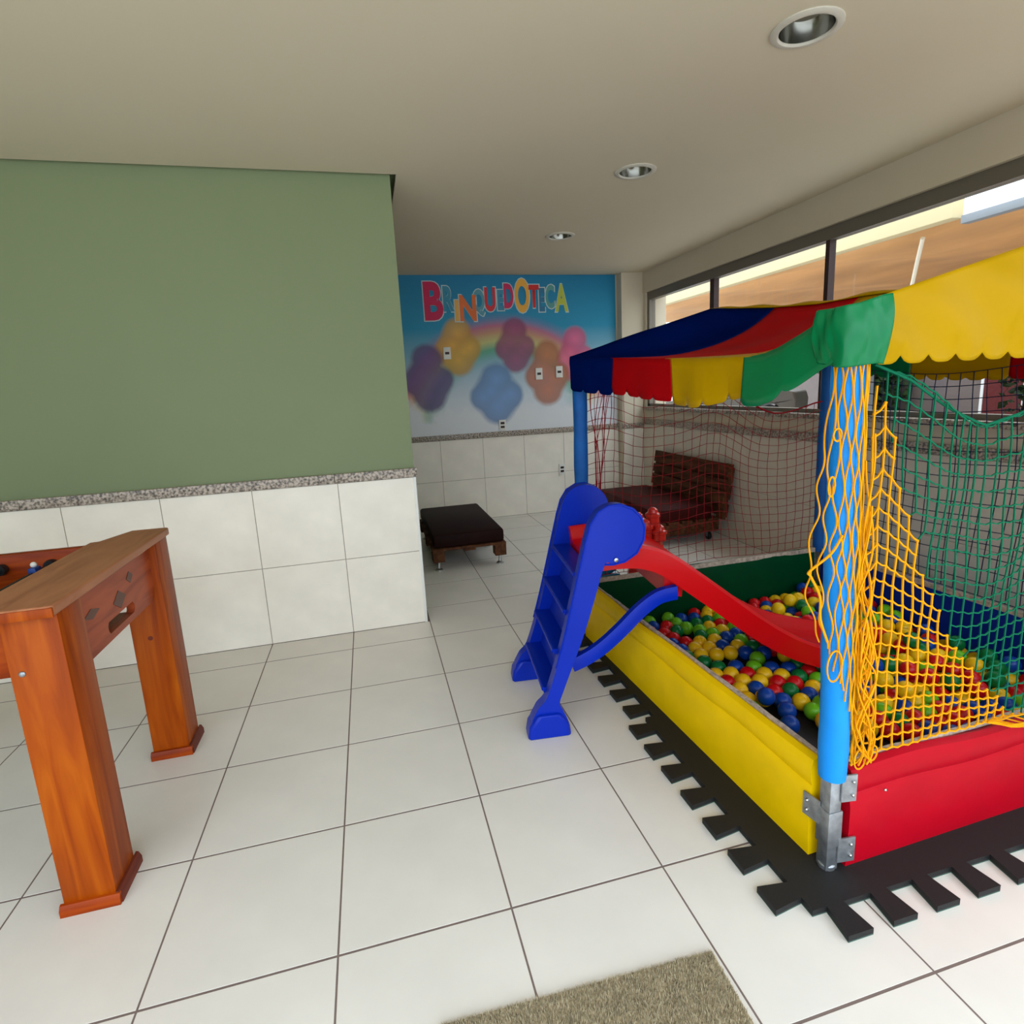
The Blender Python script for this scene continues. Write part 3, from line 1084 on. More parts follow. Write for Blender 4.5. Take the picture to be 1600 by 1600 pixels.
# right side net (navy), between the blue panel and the canopy
nc, nr = 29, 18
rows = []
for a in range(nr):
    t = a / (nr - 1)
    row = []
    for b in range(nc):
        s = b / (nc - 1)
        y = D.y - 0.03 + s * (Ec.y - D.y + 0.06)
        x = D.x + (Ec.x - D.x) * s - 0.002 + 0.03 * math.sin(s * 13) * math.sin(PI * t)
        z = 1.36 + (0.335 - 1.36) * t + 0.02 * math.sin(s * 9 + 1) * (1 - t)
        row.append((x, y + 0.01 * math.sin(t * 7 + s * 3), z))
    rows.append(row)
net_part('net', rows, 0.0024, 'net_navy', 'navy cord net on the window side')

def catmull3(P, m=5):
    out = []
    for i in range(len(P) - 1):
        p0, p1, p2, p3 = P[max(i - 1, 0)], P[i], P[i + 1], P[min(i + 2, len(P) - 1)]
        for k in range(m):
            t = k / m
            out.append(tuple(0.5 * ((2 * b) + (c - a) * t + (2 * a - 5 * b + 4 * c - d) * t * t + (-a + 3 * b - 3 * c + d) * t ** 3) for a, b, c, d in zip(p0, p1, p2, p3)))
    out.append(P[-1])
    return out


# front net: yellow near the post, green beyond a stepped diagonal
nc, nr = 42, 23
x0 = A.x + 0.046
cmax = [int(round(a * 0.77)) for a in range(nr)]


def fy_(xx):
    return A.y + (Ec.y - A.y) * xx / 1.5 - 0.012


def sag_row(P):
    """let the cord between two knots hang a little"""
    out = []
    for i, p in enumerate(P):
        out.append(p)
        if i + 1 < len(P):
            q = P[i + 1]
            out.append(((p[0] + q[0]) / 2, (p[1] + q[1]) / 2 - 0.002, (p[2] + q[2]) / 2 - 0.004))
    return out


def yel(a, b):
    z0 = 1.375 - 1.02 * (a / (nr - 1)) ** 0.88
    sl_ = -1.1 * (1 - a / (nr - 1)) ** 1.2
    xx = b * 0.0352
    z = z0 + sl_ * max(0, xx - 0.03) - 0.035 * math.exp(-(b / 0.7) ** 2)
    return (x0 + xx - 0.012 * (1 - a / nr) * b * 0.25, fy_(xx) + 0.003 * math.sin(a * 1.1 + b), max(z, 0.336))


mb = MB()
for a in range(1, nr):
    run = [yel(a, b) for b in range(cmax[a] + 1)]
    if len(run) > 1:
        mb.tube(sag_row(run), 0.0027, 4, cap=False)
for b in range(cmax[-1] + 1):
    run = [yel(a, b) for a in range(nr) if cmax[a] >= b]
    if len(run) > 1:
        mb.tube(run, 0.0027, 4, cap=False)
for a in range(1, nr):
    for b in range(cmax[a] + 1):
        mb.sphere(yel(a, b), 0.0045, 6, 4)
o = part('net', mb, 'net_yellow', pit, fixn=False)
o['label'] = 'yellow cord net fanning out from the near post'
top_x = [1.36, 1.40, 1.47, 1.60, 1.73, 1.87, 2.0, 2.3, 2.6, 2.86]
top_z = [1.39, 1.375, 1.35, 1.275, 1.222, 1.25, 1.31, 1.38, 1.30, 1.38]


def grn(a, b):
    xx = b * 0.0352
    p = yel(0, b)
    zt = float(np.interp(p[0], top_x, top_z)) - 0.004
    t = a / (nr - 1)
    # rows slump in the upper half
    z = zt + (0.337 - zt) * (t ** 0.92)
    z += 0.012 * math.sin(b * 0.55 + a * 0.4) * (1 - t)
    return (x0 + xx + 0.006 * math.sin(a * 0.9 + b * 0.5) * (1 - t), fy_(xx) + 0.012 * math.sin(b * 0.7 + a * 0.2) * (1 - t), z)


dz_ = {}
for b in range(nc):
    zz = [yel(a, b)[2] for a in range(nr) if cmax[a] >= b]
    dz_[b] = max(zz) if zz else 0.0
mb = MB()
for a in range(nr):
    cur = []
    for b in range(1, nc):
        p = grn(a, b)
        if p[2] >= dz_[b] - 0.012:
            cur.append(p)
        else:
            if len(cur) > 1:
                mb.tube(sag_row(cur), 0.0023, 4, cap=False)
            cur = []
    if len(cur) > 1:
        mb.tube(sag_row(cur), 0.0023, 4, cap=False)
for b in range(1, nc):
    run = [grn(a, b) for a in range(nr) if grn(a, b)[2] >= dz_[b] - 0.012]
    if dz_[b] > 0:
        run.append([yel(a, b) for a in range(nr) if cmax[a] >= b][0])
    if len(run) > 1:
        mb.tube(run, 0.0023, 4, cap=False)
o = part('net', mb, 'net_green', pit, fixn=False)
o['label'] = 'green cord net across the front'
part('rope', MB().tube([(x, fy_(x - x0), float(np.interp(x, top_x, top_z))) for x in [1.36 + i * 0.0375 for i in range(41)]], 0.0036, 6), 'net_green', pit)

# yellow net gathered around the near post: neighbouring cords meet and part in long diamonds
mb = MB()
rng = random.Random(11)
K = 14
LZ = [1.40, 1.32, 1.20, 1.0, 0.9, 0.82, 0.76, 0.69, 0.5, 0.3]
LR = [0.041, 0.043, 0.062, 0.082, 0.100, 0.092, 0.078, 0.048, 0.042, 0.042]
for k in range(K):
    zb = (0.70, 0.69, 0.67, 0.63, 0.60, 0.58, 0.55, 0.52, 0.49, 0.46, 0.44, 0.41, 0.38, 0.36)[k]
    pts = []
    n_ = 84
    lam = 0.145
    ph = rng.uniform(-0.5, 0.5)
    for i in range(n_):
        t = i / (n_ - 1)
        z = 1.392 - t * (1.392 - zb)
        g_ = (z - 0.3) / (EA - 0.3)
        ang = PI * (1.0 + 0.98 * k / (K - 1))
        dl = PI * 0.98 / (K - 1) * 0.46
        ang += dl * math.sin(2 * PI * z / lam + k * PI + 0.9 * math.sin(z * 7 + ph * 2) + 0.5 * math.sin(z * 17 + k))
        rl = float(np.interp(-z, [-q for q in LZ], LR))
        w_ = max(0, 1 - k / 3.4)
        r_ = 0.0405 + (rl - 0.0405) * w_ + 0.0015 * math.sin(z * 40 + k)
        if k >= 11:
            r_ += 0.012 * smooth01((1.15 - z) / 0.5)
        pts.append((A.x - 0.032 * g_ + r_ * math.cos(ang), A.y + r_ * math.sin(ang) * 1.02 - 0.001, z))
    mb.tube(pts, 0.0021, 4)
for k in range(11):           # dense hanging bundle just right of the post
    ph = rng.uniform(0, 6)
    zs_ = rng.uniform(0.72, 1.25)
    pts = []
    for i in range(44):
        t = i / 43
        z = zs_ - t * (zs_ - 0.36)
        sp_ = 0.004 + 0.022 * smooth01(t / 0.5)
        pts.append((A.x + 0.012 + 0.040 * smooth01((1.15 - z) / 0.75) + sp_ * math.sin(k * 2.4 + 1.6 * math.sin(t * 9 + ph)), A.y - 0.04 + 0.012 * math.cos(k * 1.9 + t * 10), z))
    mb.tube(pts, 0.0024, 4)
for lx, lz, rr_, ex in ((1.268, 0.655, 0.022, 1.9), (1.368, 0.372, 0.018, 1.6), (1.408, 0.382, 0.015, 1.5), (1.236, 1.235, 0.011, 1.3), (1.228, 1.115, 0.009, 2.6)):
    mb.tube([(lx + rr_ * math.cos(q * PI / 8), A.y - 0.043, lz + ex * rr_ * math.sin(q * PI / 8)) for q in range(17)], 0.0024, 4)
mb.tube(catmull3([(1.275, A.y - 0.035, 0.99), (1.24, A.y - 0.04, 0.95), (1.2, A.y - 0.02, 0.905), (1.205, A.y - 0.02, 0.89), (1.225, A.y - 0.03, 0.84), (1.23, A.y - 0.03, 0.78), (1.25, A.y - 0.035, 0.72)]), 0.0032, 6)
o = part('gathered_net', mb, 'net_yellow', pit, fixn=False)
o['label'] = 'yellow cord net bunched around the near blue post'
# slack of the front net hanging over the red panel
mb = MB()
for k in range(9):
    xs = 1.90 + 0.036 * k
    mb.tube([(xs - 0.05, A.y + 0.005, 0.352), (xs, A.y - 0.028, 0.35 - 0.004 * k), (xs + 0.03, A.y - 0.034, 0.345 - 0.011 * k), (xs + 0.06, A.y - 0.034, 0.34 - 0.012 * k)], 0.0022, 4)
for k in range(4):
    mb.tube([(1.86 + 0.38 * i / 20, A.y - 0.006 - 0.03 * min(1, i / 4) * (k > 0), 0.355 - 0.016 * k * (i / 20) * 1.4 + 0.003 * math.sin(i * 1.7)) for i in range(21)], 0.0024, 4)
o = part('gathered_net', mb, 'net_yellow', pit, fixn=False)
o['label'] = 'slack yellow net lying over the red panel'

# ================================================================== slide
SA = math.radians(-6.5)
SD = Vector((math.cos(SA), math.sin(SA), 0))
SN = Vector((-math.sin(SA), math.cos(SA), 0))
S0 = Vector((0.812, 0.50, 0))
slide = thing('toddler_slide', S0, 'blue plastic step ladder with red chute leading into the ball pit', 'slide')


def sl(s, l, z):
    p = S0 + SD * s + SN * l
    return (p.x, p.y, z)


RAIL = [(.70, 0), (.87, 0), (.867, .05), (.84, .115), (.832, .14), (.85, .19), (.885, .28), (.936, .41), (.985, .56), (1.028, .695), (1.06, .692), (1.107, .70), (1.155, .73), (1.183, .78), (1.188, .83), (1.172, .872), (1.14, .905), (1.09, .925), (1.045, .922), (1.005, .9), (.975, .855), (.955, .79), (.93, .69), (.895, .55), (.862, .42), (.825, .29), (.795, .2), (.775, .155), (.745, .125), (.72, .08)]
OUT = []
for i in range(len(RAIL)):
    p0, p1, p2, p3 = [RAIL[(i + k) % len(RAIL)] for k in (-1, 0, 1, 2)]
    sharp = i in (0, 29) or i == 1
    for k in range(1 if i in (0,) else 3):
        t = k / 3
        if i in (0, 1, 29, 28):
            q = (p1[0] + (p2[0] - p1[0]) * t, p1[1] + (p2[1] - p1[1]) * t)
        else:
            q = tuple(0.5 * ((2 * b) + (c - a) * t + (2 * a - 5 * b + 4 * c - d) * t * t + (-a + 3 * b - 3 * c + d) * t ** 3) for a, b, c, d in zip(p0, p1, p2, p3))
        OUT.append((q[0] - .785, q[1]))
for sgn, nm in ((-1, 'side_rail'), (1, 'side_rail')):
    lc = 0.232 * sgn
    mb = MB().prism(OUT, lc - 0.027, lc + 0.027, lambda u, v, a: sl(u, a, v))
    o = part(nm, mb, 'blue_plastic', slide)
    bv = o.modifiers.new('round', 'BEVEL')
    bv.width = 0.007
    bv.segments = 2
    bv.limit_method = 'ANGLE'
    bv.angle_limit = math.radians(60)
    # raised rim along the outer and inner contour
    ring = [sl(x - .785 + (0.006 if False else 0), lc + sgn * 0.0265, z) for x, z in RAIL[9:26]]
    part('rim', MB().tube(ring, 0.005, 6), 'blue_plastic', o)
    # boxy foot
    fm = MB().prism([(-.088, 0), (.09, 0), (.082, .055), (.045, .10), (-.045, .10), (-.078, .055)], lc - 0.042, lc + 0.042, lambda u, v, a: sl(u, a, v))
    fo = part('foot', fm, 'blue_plastic', o)
    b2 = fo.modifiers.new('round', 'BEVEL')
    b2.width = 0.012
    b2.segments = 3
    # peg on the outside
    part('bolt', MB().lathe([(0, 0.0), (0.009, 0.0), (0.008, 0.007), (0, 0.009)], tuple(S0), 12), 'chrome', o).matrix_local = Matrix.Translation(Vector(sl(.285, lc + sgn * 0.03, 0.712)) - S0) @ Matrix.Rotation(SA, 4, 'Z') @ Matrix.Rotation(-sgn * PI / 2, 4, 'X')
def rail_mid(z):
    return 0.072 + (z - 0.29) * 0.3025


for k, z in enumerate((0.165, 0.325, 0.485, 0.635)):
    sc = rail_mid(z)
    prof = [(sc - .042, z), (sc + .030, z), (sc + .032, z + .022), (sc - .040, z + .022)]
    st = part('step', MB().prism(prof, -0.21, 0.21, lambda u, v, a: sl(u, a, v)), 'blue_plastic', slide)
    part('step_lip', MB().tube([sl(sc - .041, -0.207, z + .014), sl(sc - .041, 0.207, z + .014)], 0.009, 8), 'blue_plastic', st)
zz0, zz1 = 0.11, 0.64
part('ladder_back', MB().prism([(rail_mid(zz0) + .018, zz0), (rail_mid(zz0) + .030, zz0), (rail_mid(zz1) + .036, zz1), (rail_mid(zz1) + .024, zz1)], -0.208, 0.208, lambda u, v, a: sl(u, a, v)), 'blue_plastic', slide)
# red chute: U profile swept along a path
PATH = [(1.0, .672), (1.06, .676), (1.12, .676), (1.20, .668), (1.29, .632), (1.40, .550), (1.52, .455), (1.64, .358), (1.76, .27), (1.88, .197), (2.0, .145), (2.12, .108), (2.24, .078), (2.36, .055), (2.44, .052)]


def catmull(P, m=4):
    out = []
    for i in range(len(P) - 1):
        p0, p1, p2, p3 = P[max(i - 1, 0)], P[i], P[i + 1], P[min(i + 2, len(P) - 1)]
        for k in range(m):
            t = k / m
            out.append(tuple(0.5 * ((2 * b) + (c - a) * t + (2 * a - 5 * b + 4 * c - d) * t * t + (-a + 3 * b - 3 * c + d) * t ** 3) for a, b, c, d in zip(p0, p1, p2, p3)))
    out.append(P[-1])
    return out


path = catmull(PATH)
W = 0.172
rows = []
for i, (x, z) in enumerate(path):
    a = path[max(i - 1, 0)]
    b = path[min(i + 1, len(path) - 1)]
    tx, tz = b[0] - a[0], b[1] - a[1]
    q = math.hypot(tx, tz)
    nx, nz = -tz / q, tx / q
    hw = 0.064
    sec = [(-W - .028, hw - 0.006), (-W - .022, hw + 0.006), (-W - .008, hw + 0.006), (-W + .004, hw - 0.006), (-W + 0.02, 0.016), (-W + 0.05, 0.004), (W - 0.05, 0.004), (W - 0.02, 0.016), (W - .004, hw - 0.006), (W + .008, hw + 0.006), (W + .022, hw + 0.006), (W + .028, hw - 0.006), (W + .024, -0.027), (-W - .024, -0.027)]
    row = [sl(x - .785 + nx * h, l, z + nz * h) for l, h in sec + [sec[0]]]
    rows.append(row)
mb = MB().grid(rows)
m_ = 14 + 1
mb.f.append(tuple(range(14)))
mb.f.append(tuple((len(rows) - 1) * m_ + k for k in reversed(range(14))))
chute = part('chute', mb, 'red_plastic', slide)
# moulded lugs under the chute that take the struts
for xx, zz in ((1.335, .54),):
    part('lug', MB().prism([(xx - .785 - .03, zz + .055), (xx - .785 + .05, zz), (xx - .785 + .045, zz - .045), (xx - .785 - .03, zz - .03)], -0.165, 0.165, lambda u, v, a: sl(u, a, v)), 'red_plastic', chute)
for sgn in (-1,):
    pts = [(.90, .262), (.96, .285), (1.03, .325), (1.11, .39), (1.19, .465), (1.26, .512), (1.31, .525), (1.345, .528)]
    pp = catmull(pts, 4)
    rows = []
    for i, (x, z) in enumerate(pp):
        a = pp[max(i - 1, 0)]
        b = pp[min(i + 1, len(pp) - 1)]
        q = math.hypot(b[0] - a[0], b[1] - a[1])
        nx, nz = -(b[1] - a[1]) / q, (b[0] - a[0]) / q
        c = [(0.19 + 0.014, -.028), (0.19 + 0.02, 0), (0.19 + 0.014, .028), (0.19 - 0.014, .028), (0.19 - 0.02, 0), (0.19 - 0.014, -.028)]
        rows.append([sl(x - .785 + nx * h, sgn * l, z + nz * h) for l, h in c + [c[0]]])
    mb = MB().grid(rows)
    mb.f.append(tuple(range(6)))
    mb.f.append(tuple((len(rows) - 1) * 7 + k for k in reversed(range(6))))
    part('strut', mb, 'blue_plastic', slide)

# ================================================================== balls
BR = 0.036
rs = np.random.RandomState(5)
N = 405
fx = np.array([1.30, 1.45, 1.62, 1.78, 1.95, 2.10, 2.86])
fy = np.array([0.45, 0.22, 0.03, -0.08, -0.20, -0.29, -0.42])
P = np.zeros((N, 3))
P[:, 0] = rs.uniform(1.4, 2.78, N)
P[:, 1] = rs.uniform(-0.3, 1.0, N)
w = rs.rand(N) < 0.42
P[w, 0] = rs.uniform(2.05, 2.78, w.sum())
P[w, 1] = rs.uniform(-0.3, 0.95, w.sum())
P[:, 2] = MZ + BR + rs.uniform(0, 0.35, N)
sd = np.array(SD[:2])
sn = np.array(SN[:2])
s0 = np.array(S0[:2])
px_ = np.array([p[0] - .785 for p in path])
pz_ = np.array([p[1] for p in path])
for it in range(300):
    P[:, 2] -= 0.006 if it < 200 else (0.0015 if it < 260 else 0.0)
    for sub in range(2):
        d = P[:, None, :] - P[None, :, :]
        dist = np.sqrt((d ** 2).sum(2)) + np.eye(N) * 9
        ov = np.clip(2 * BR - dist, 0, None)
        if ov.max() > 0:
            P += 0.5 * (d / dist[:, :, None] * ov[:, :, None]).sum(1) * 0.9
        P[:, 2] = np.maximum(P[:, 2], MZ + BR)
        xmin = A.x + (Bc.x - A.x) * (P[:, 1] - A.y) / 1.66 + 0.03 + BR
        xmax = Ec.x + (D.x - Ec.x) * (P[:, 1] - A.y) / 1.66 - 0.03 - BR
        P[:, 0] = np.clip(P[:, 0], xmin, xmax)
        ymax = 1.06 - 0.03 - BR
        lo = np.interp(P[:, 0], fx, fy)
        P[:, 1] = np.clip(P[:, 1], np.maximum(lo, -0.52), ymax)
        # keep clear of the chute
        r = P[:, :2] - s0
        s_ = r @ sd
        l_ = r @ sn
        zc = np.interp(s_, px_, pz_)
        half = W + 0.03 + BR
        inn = (np.abs(l_) < half) & (s_ < px_[-1] + BR) & (P[:, 2] + BR > zc - 0.03)
        push = np.where(l_ > 0, half - l_, -half - l_)
        endp = px_[-1] + BR - s_
        side = np.abs(push) <= np.abs(endp)
        P[:, :2] += np.where((inn & side)[:, None], push[:, None] * sn[None, :], 0)
        P[:, :2] += np.where((inn & ~side)[:, None], endp[:, None] * sd[None, :], 0)
lone = np.array([[1.655, -0.062, MZ + BR]])
keep = np.sqrt(((P - lone) ** 2).sum(1)) > 0.085
P = np.vstack([P[keep], lone])
bm_ = MB().sphere((0, 0, 0), BR, 18, 12).mesh('ball')
ball_mesh = {}
for c in ('red', 'blue', 'yellow', 'lime', 'green'):
    me = bm_.copy()
    me.materials.append(M['ball_' + c])
    ball_mesh[c] = me
names = ['red', 'blue', 'yellow', 'lime', 'green']
cols = rs.choice(5, len(P), p=[.22, .19, .30, .15, .14])


def pix(p):
    v = Vector(p) - CP
    z = v.dot(FWD)
    return 803.742 + 884.397 * v.dot(RIGHT) / z, 775.399 + 884.397 * v.dot(DOWN) / z, z


score = []
for i, p in enumerate(P):
    x, y, z = pix(p)
    cover = ((np.sqrt(((P[:, :2] - p[:2]) ** 2).sum(1)) < 0.05) & (P[:, 2] > p[2] + 0.03)).sum()
    # hidden behind the yellow panel when the line of sight passes under its top
    f = (1.31 - CP.x) / (p[0] - CP.x)
    zz = CP.z + (p[2] + BR - CP.z) * f
    hid = zz < PT
    score.append((x > 1625 or hid, cover > 0, z))
order = sorted(range(len(P)), key=lambda i: score[i])
LAB = {'red': 'glossy red plastic ball lying in the ball pit', 'yellow': 'glossy yellow plastic ball lying in the ball pit', 'lime': 'light green plastic ball lying in the ball pit',
       'green': 'dark green plastic ball lying in the ball pit', 'blue': 'blue plastic ball lying among other balls in the ball pit'}
rest = []
for n_, i in enumerate(order):
    c = names[cols[i]]
    last = i == len(P) - 1
    if last:
        c = 'blue'
    if n_ < 298 or last:
        o = link('pit_ball', ball_mesh[c], None, None, tuple(P[i]))
        o.rotation_euler = (rs.rand() * 6, rs.rand() * 6, 0)
        tag(o, 'lone blue plastic ball on the bare black mat nearest the front post' if last else LAB[c], 'ball', c.replace('lime', 'light green').replace('green', 'green') + ' balls in the pit')
    else:
        rest.append((P[i], cols[i]))
if rest:
    mb = MB()
    me_f = []
    for p, c in rest:
        k = len(mb.f)
        mb.sphere(p, BR, 12, 8)
        me_f += [c] * (len(mb.f) - k)
    me = mb.mesh('pit_balls', fixn=False)
    for c in names:
        me.materials.append(M['ball_' + c])
    me.polygons.foreach_set('material_index', me_f)
    o = link('pit_balls', me, None)
    tag(o, 'remaining coloured plastic balls at the back of the pit', 'balls', kind='stuff')

# ================================================================== foosball table
TX0, TX1 = -1.86, -0.615
foos = thing('foosball_table', (-1.23, 0.315, 0), 'varnished orange-brown wooden table football game', 'foosball table')
for lx in (TX0 + 0.005, -0.745):
    for ly in (-0.10, 0.60):
        x1 = lx + 0.13
        y1 = ly + 0.13
        lg = part('leg', MB().box(lx, x1, ly, y1, 0.0, 0.872, 0.004), 'wood_z', foos)
        q = 0.014
        part('foot_moulding', MB().prism([(-q, 0), (0, 0), (0, .034), (-q * 0.5, .032), (-q, .02)], lx - q * 0.5, x1 + q * 0.8, lambda u, v, a, ly=ly: (a, ly + u, v)), 'wood_x', lg)
        part('foot_moulding', MB().prism([(0, 0), (q, 0), (q, .02), (q * .5, .036), (0, .038)], ly - 0.004, y1 + q, lambda u, v, a, x1=x1: (x1 + u, a, v)), 'wood_dark', lg)
        if ly < 0:
            part('bolt', MB().sphere((lx + 0.028, ly - 0.001, 0.72), 0.008, 10, 6, (1, .5, 1)), 'galv', lg)
        else:
            part('knot', MB().lathe([(0, 0), (0.009, 0), (0.009, 0.001), (0, 0.0012)], (lx + 0.062, ly - 0.0006, 0.505), 14, 'Y'), 'wood_dark', lg)
# end panel between the two near-end legs, with ball return slot
slot = [(0.212, 0.684), (0.398, 0.684), (0.408, 0.694), (0.410, 0.708), (0.400, 0.722), (0.212, 0.722), (0.202, 0.710), (0.203, 0.694)][::-1]
pan = [(0.025, 0.655), (0.05, 0.655), (0.075, 0.662), (0.56, 0.662), (0.585, 0.68), (0.605, 0.72), (0.605, 0.873), (0.025, 0.873)]
part('end_panel', MB().prism(pan, -0.665, -0.640, lambda u, v, a: (a, u, v), [slot]), 'wood_red', foos, smooth=False)
part('ball_tray', MB().box(-0.74, -0.667, 0.19, 0.42, 0.675, 0.68).box(-0.745, -0.74, 0.19, 0.42, 0.675, 0.74), 'wood_top', foos, smooth=False)
for (cy, cz, w, h) in ((0.12, 0.785, 0.052, 0.016), (0.407, 0.807, 0.028, 0.02), (0.308, 0.763, 0.048, 0.03)):
    part('inlay', MB().prism([(cy - w, cz), (cy, cz - h), (cy + w, cz), (cy, cz + h)], -0.6402, -0.6385, ex_x), 'inlay', foos, smooth=False)
# side walls, field, end rails
part('side_wall', MB().box(TX0 + 0.02, -0.80, 0.56, 0.595, 0.66, 0.893, 0.004), 'wood_x', foos)
part('side_wall', MB().box(TX0 + 0.02, -0.745, 0.03, 0.065, 0.66, 0.893, 0.004), 'wood_x', foos)
part('field', MB().box(TX0 + 0.1, -0.80, 0.065, 0.56, 0.745, 0.76), 'field', foos, smooth=False)
part('inner_end', MB().box(-0.815, -0.80, 0.065, 0.56, 0.745, 0.873), 'wood_x', foos, smooth=False)
part('inner_end', MB().box(TX0 + 0.1, TX0 + 0.115, 0.065, 0.56, 0.745, 0.873), 'wood_x', foos, smooth=False)
part('end_panel', MB().prism(pan, TX0 + 0.03, TX0 + 0.055, lambda u, v, a: (a, u, v)), 'wood_red', foos, smooth=False)
TOP = [(-0.603, -0.13), (-0.603, 0.735), (-0.612, 0.745), (-0.735, 0.745), (-0.79, 0.60), (-0.815, 0.595), (-0.815, 0.03), (-0.79, -0.138), (-0.612, -0.138)]
o = part('top_rail', MB().prism(TOP, 0.8735, 0.902, ex_z), 'wood_top', foos)
bv = o.modifiers.new('round', 'BEVEL')
bv.width = 0.009
bv.segments = 3
o = part('top_rail', MB().prism([(2 * (TX0 + TX1) / 2 - x + 0.012, y) for x, y in TOP][::-1], 0.8735, 0.902, ex_z), 'wood_top', foos)
part('edge_moulding', MB().box(-0.79, -0.6035, -0.1405, -0.132, 0.872, 0.898, 0.003), 'wood_z', foos)
for k, rx in enumerate((-0.925, -1.075, -1.225, -1.375, -1.525)):
    rd = part('rod', MB().tube([(rx, -0.28, 0.846), (rx, 0.72, 0.846)], 0.008, 10), 'black', foos)
    part('bumper', MB().lathe([(0.008, 0), (0.018, 0.0), (0.02, 0.012), (0.018, 0.026), (0.008, 0.028)], (rx, 0.53, 0.846), 16, 'Y'), 'black', rd)
    part('handle', MB().lathe([(0, 0), (0.013, 0.002), (0.016, 0.03), (0.014, 0.11), (0.0, 0.115)], (rx, -0.39, 0.846), 14, 'Y'), 'black', rd)
    for q, yy in enumerate((0.20, 0.445)):
        pm = MB().box(rx - 0.012, rx + 0.012, yy - 0.019, yy + 0.019, 0.83, 0.868, 0.005).box(rx - 0.009, rx + 0.009, yy - 0.012, yy + 0.012, 0.772, 0.832, 0.004).box(rx - 0.018, rx + 0.014, yy - 0.013, yy + 0.013, 0.766, 0.782, 0.003)
        pl = part('player', pm, 'player_blue', rd)
        part('player_head', MB().sphere((rx, yy, 0.876), 0.0095, 12, 8), 'plastic_white', pl)

# ================================================================== pallet ottoman
ott = thing('pallet_ottoman', (0.88, 3.06, 0), 'low pallet wood ottoman with dark brown cushion on steel feet', 'ottoman')
ox0, ox1, oy0, oy1 = 0.585, 1.165, 2.50, 3.63
for k in range(5):
    yy = oy0 + k * (oy1 - oy0 - 0.12) / 4
    part('slat', MB().box(ox0, ox1, yy, yy + 0.12, 0.165, 0.183, 0.003), 'pallet', ott)
for xx in (ox0, (ox0 + ox1) / 2 - 0.045, ox1 - 0.09):
    part('bearer', MB().box(xx, xx + 0.09, oy0 + 0.005, oy1 - 0.005, 0.145, 0.165, 0.002), 'pallet', ott)
    for yy in (oy0 + 0.005, (oy0 + oy1) / 2 - 0.05, oy1 - 0.105):
        if xx > ox0 + 0.1 and xx < ox1 - 0.1 and yy < oy1 - 0.2:
            continue
        part('block', MB().box(xx, xx + 0.09, yy, yy + 0.1, 0.075, 0.145, 0.003), 'pallet', ott)
        part('foot', MB().lathe([(0, 0), (0.03, 0.0), (0.03, 0.008), (0.014, 0.018), (0.012, 0.06), (0.022, 0.066), (0.022, 0.075), (0, 0.075)], (xx + 0.045, yy + 0.05, 0), 20), 'chrome', ott)
o = part('cushion', MB().box(ox0 + 0.012, ox1 - 0.01, oy0 + 0.012, oy1 - 0.01, 0.184, 0.29, 0.022), 'cushion', ott)

# ================================================================== pallet bench by the window wall
bench = thing('pallet_bench', (2.75, 3.0, 0), 'pallet wood bench with slatted back and oxblood cushion on castors', 'bench')
by_0, by_1, bx_0, bx_1 = 2.42, 3.6, 2.42, 3.02
for k in range(5):
    xx = bx_0 + k * (bx_1 - bx_0 - 0.1) / 4
    part('slat', MB().box(xx, xx + 0.1, by_0, by_1, 0.18, 0.2, 0.003), 'pallet', bench)
for yy in (by_0, (by_0 + by_1) / 2 - 0.05, by_1 - 0.1):
    part('bearer', MB().box(bx_0, bx_1, yy, yy + 0.1, 0.085, 0.18, 0.004), 'pallet', bench)
for xx in (bx_0 + 0.06, bx_1 - 0.06):
    for yy in (by_0 + 0.06, by_1 - 0.06):
        c = part('castor', MB().lathe([(0, -0.014), (0.03, -0.014), (0.035, -0.008), (0.035, 0.008), (0.03, 0.014), (0, 0.014)], (xx, yy, 0.035), 18, 'X'), 'black', bench)
        part('castor_fork', MB().box(xx - 0.02, xx - 0.0155, yy - 0.014, yy + 0.014, 0.03, 0.08).box(xx + 0.0155, xx + 0.02, yy - 0.014, yy + 0.014, 0.03, 0.08).box(xx - 0.024, xx + 0.024, yy - 0.024, yy + 0.024, 0.078, 0.085), 'chrome', c, smooth=False)
part('cushion', MB().box(bx_0 - 0.01, bx_1 - 0.06, by_0 + 0.005, by_1 - 0.005, 0.2, 0.315, 0.028), 'cushion_red', bench)
# slatted back leaning on the wall
def lean_box(y0, y1, h0, h1, d0, d1):
    a = math.radians(9)
    def f(u, v, aa):
        return (2.985 + v * math.sin(a) + u * math.cos(a), aa, 0.2 + v * math.cos(a) - u * math.sin(a))
    return MB().prism([(d0, h0), (d1, h0), (d1, h1), (d0, h1)], y0, y1, f)
for h0, h1 in ((0.13, 0.235), (0.255, 0.335), (0.36, 0.47)):
    part('back_board', lean_box(by_0 - 0.06, by_1, h0, h1, 0, 0.02), 'pallet', bench, smooth=False)
for h0, h1 in ((0.02, 0.13), (0.17, 0.29), (0.31, 0.44)):
    part('rear_board', lean_box(by_0 - 0.06, by_1, h0, h1, 0.056, 0.07), 'pallet', bench, smooth=False)
for yy in (by_0 - 0.06, 2.92, by_1 - 0.09):
    part('back_post', lean_box(yy, yy + 0.09, 0.0, 0.47, 0.021, 0.055), 'pallet', bench, smooth=False)

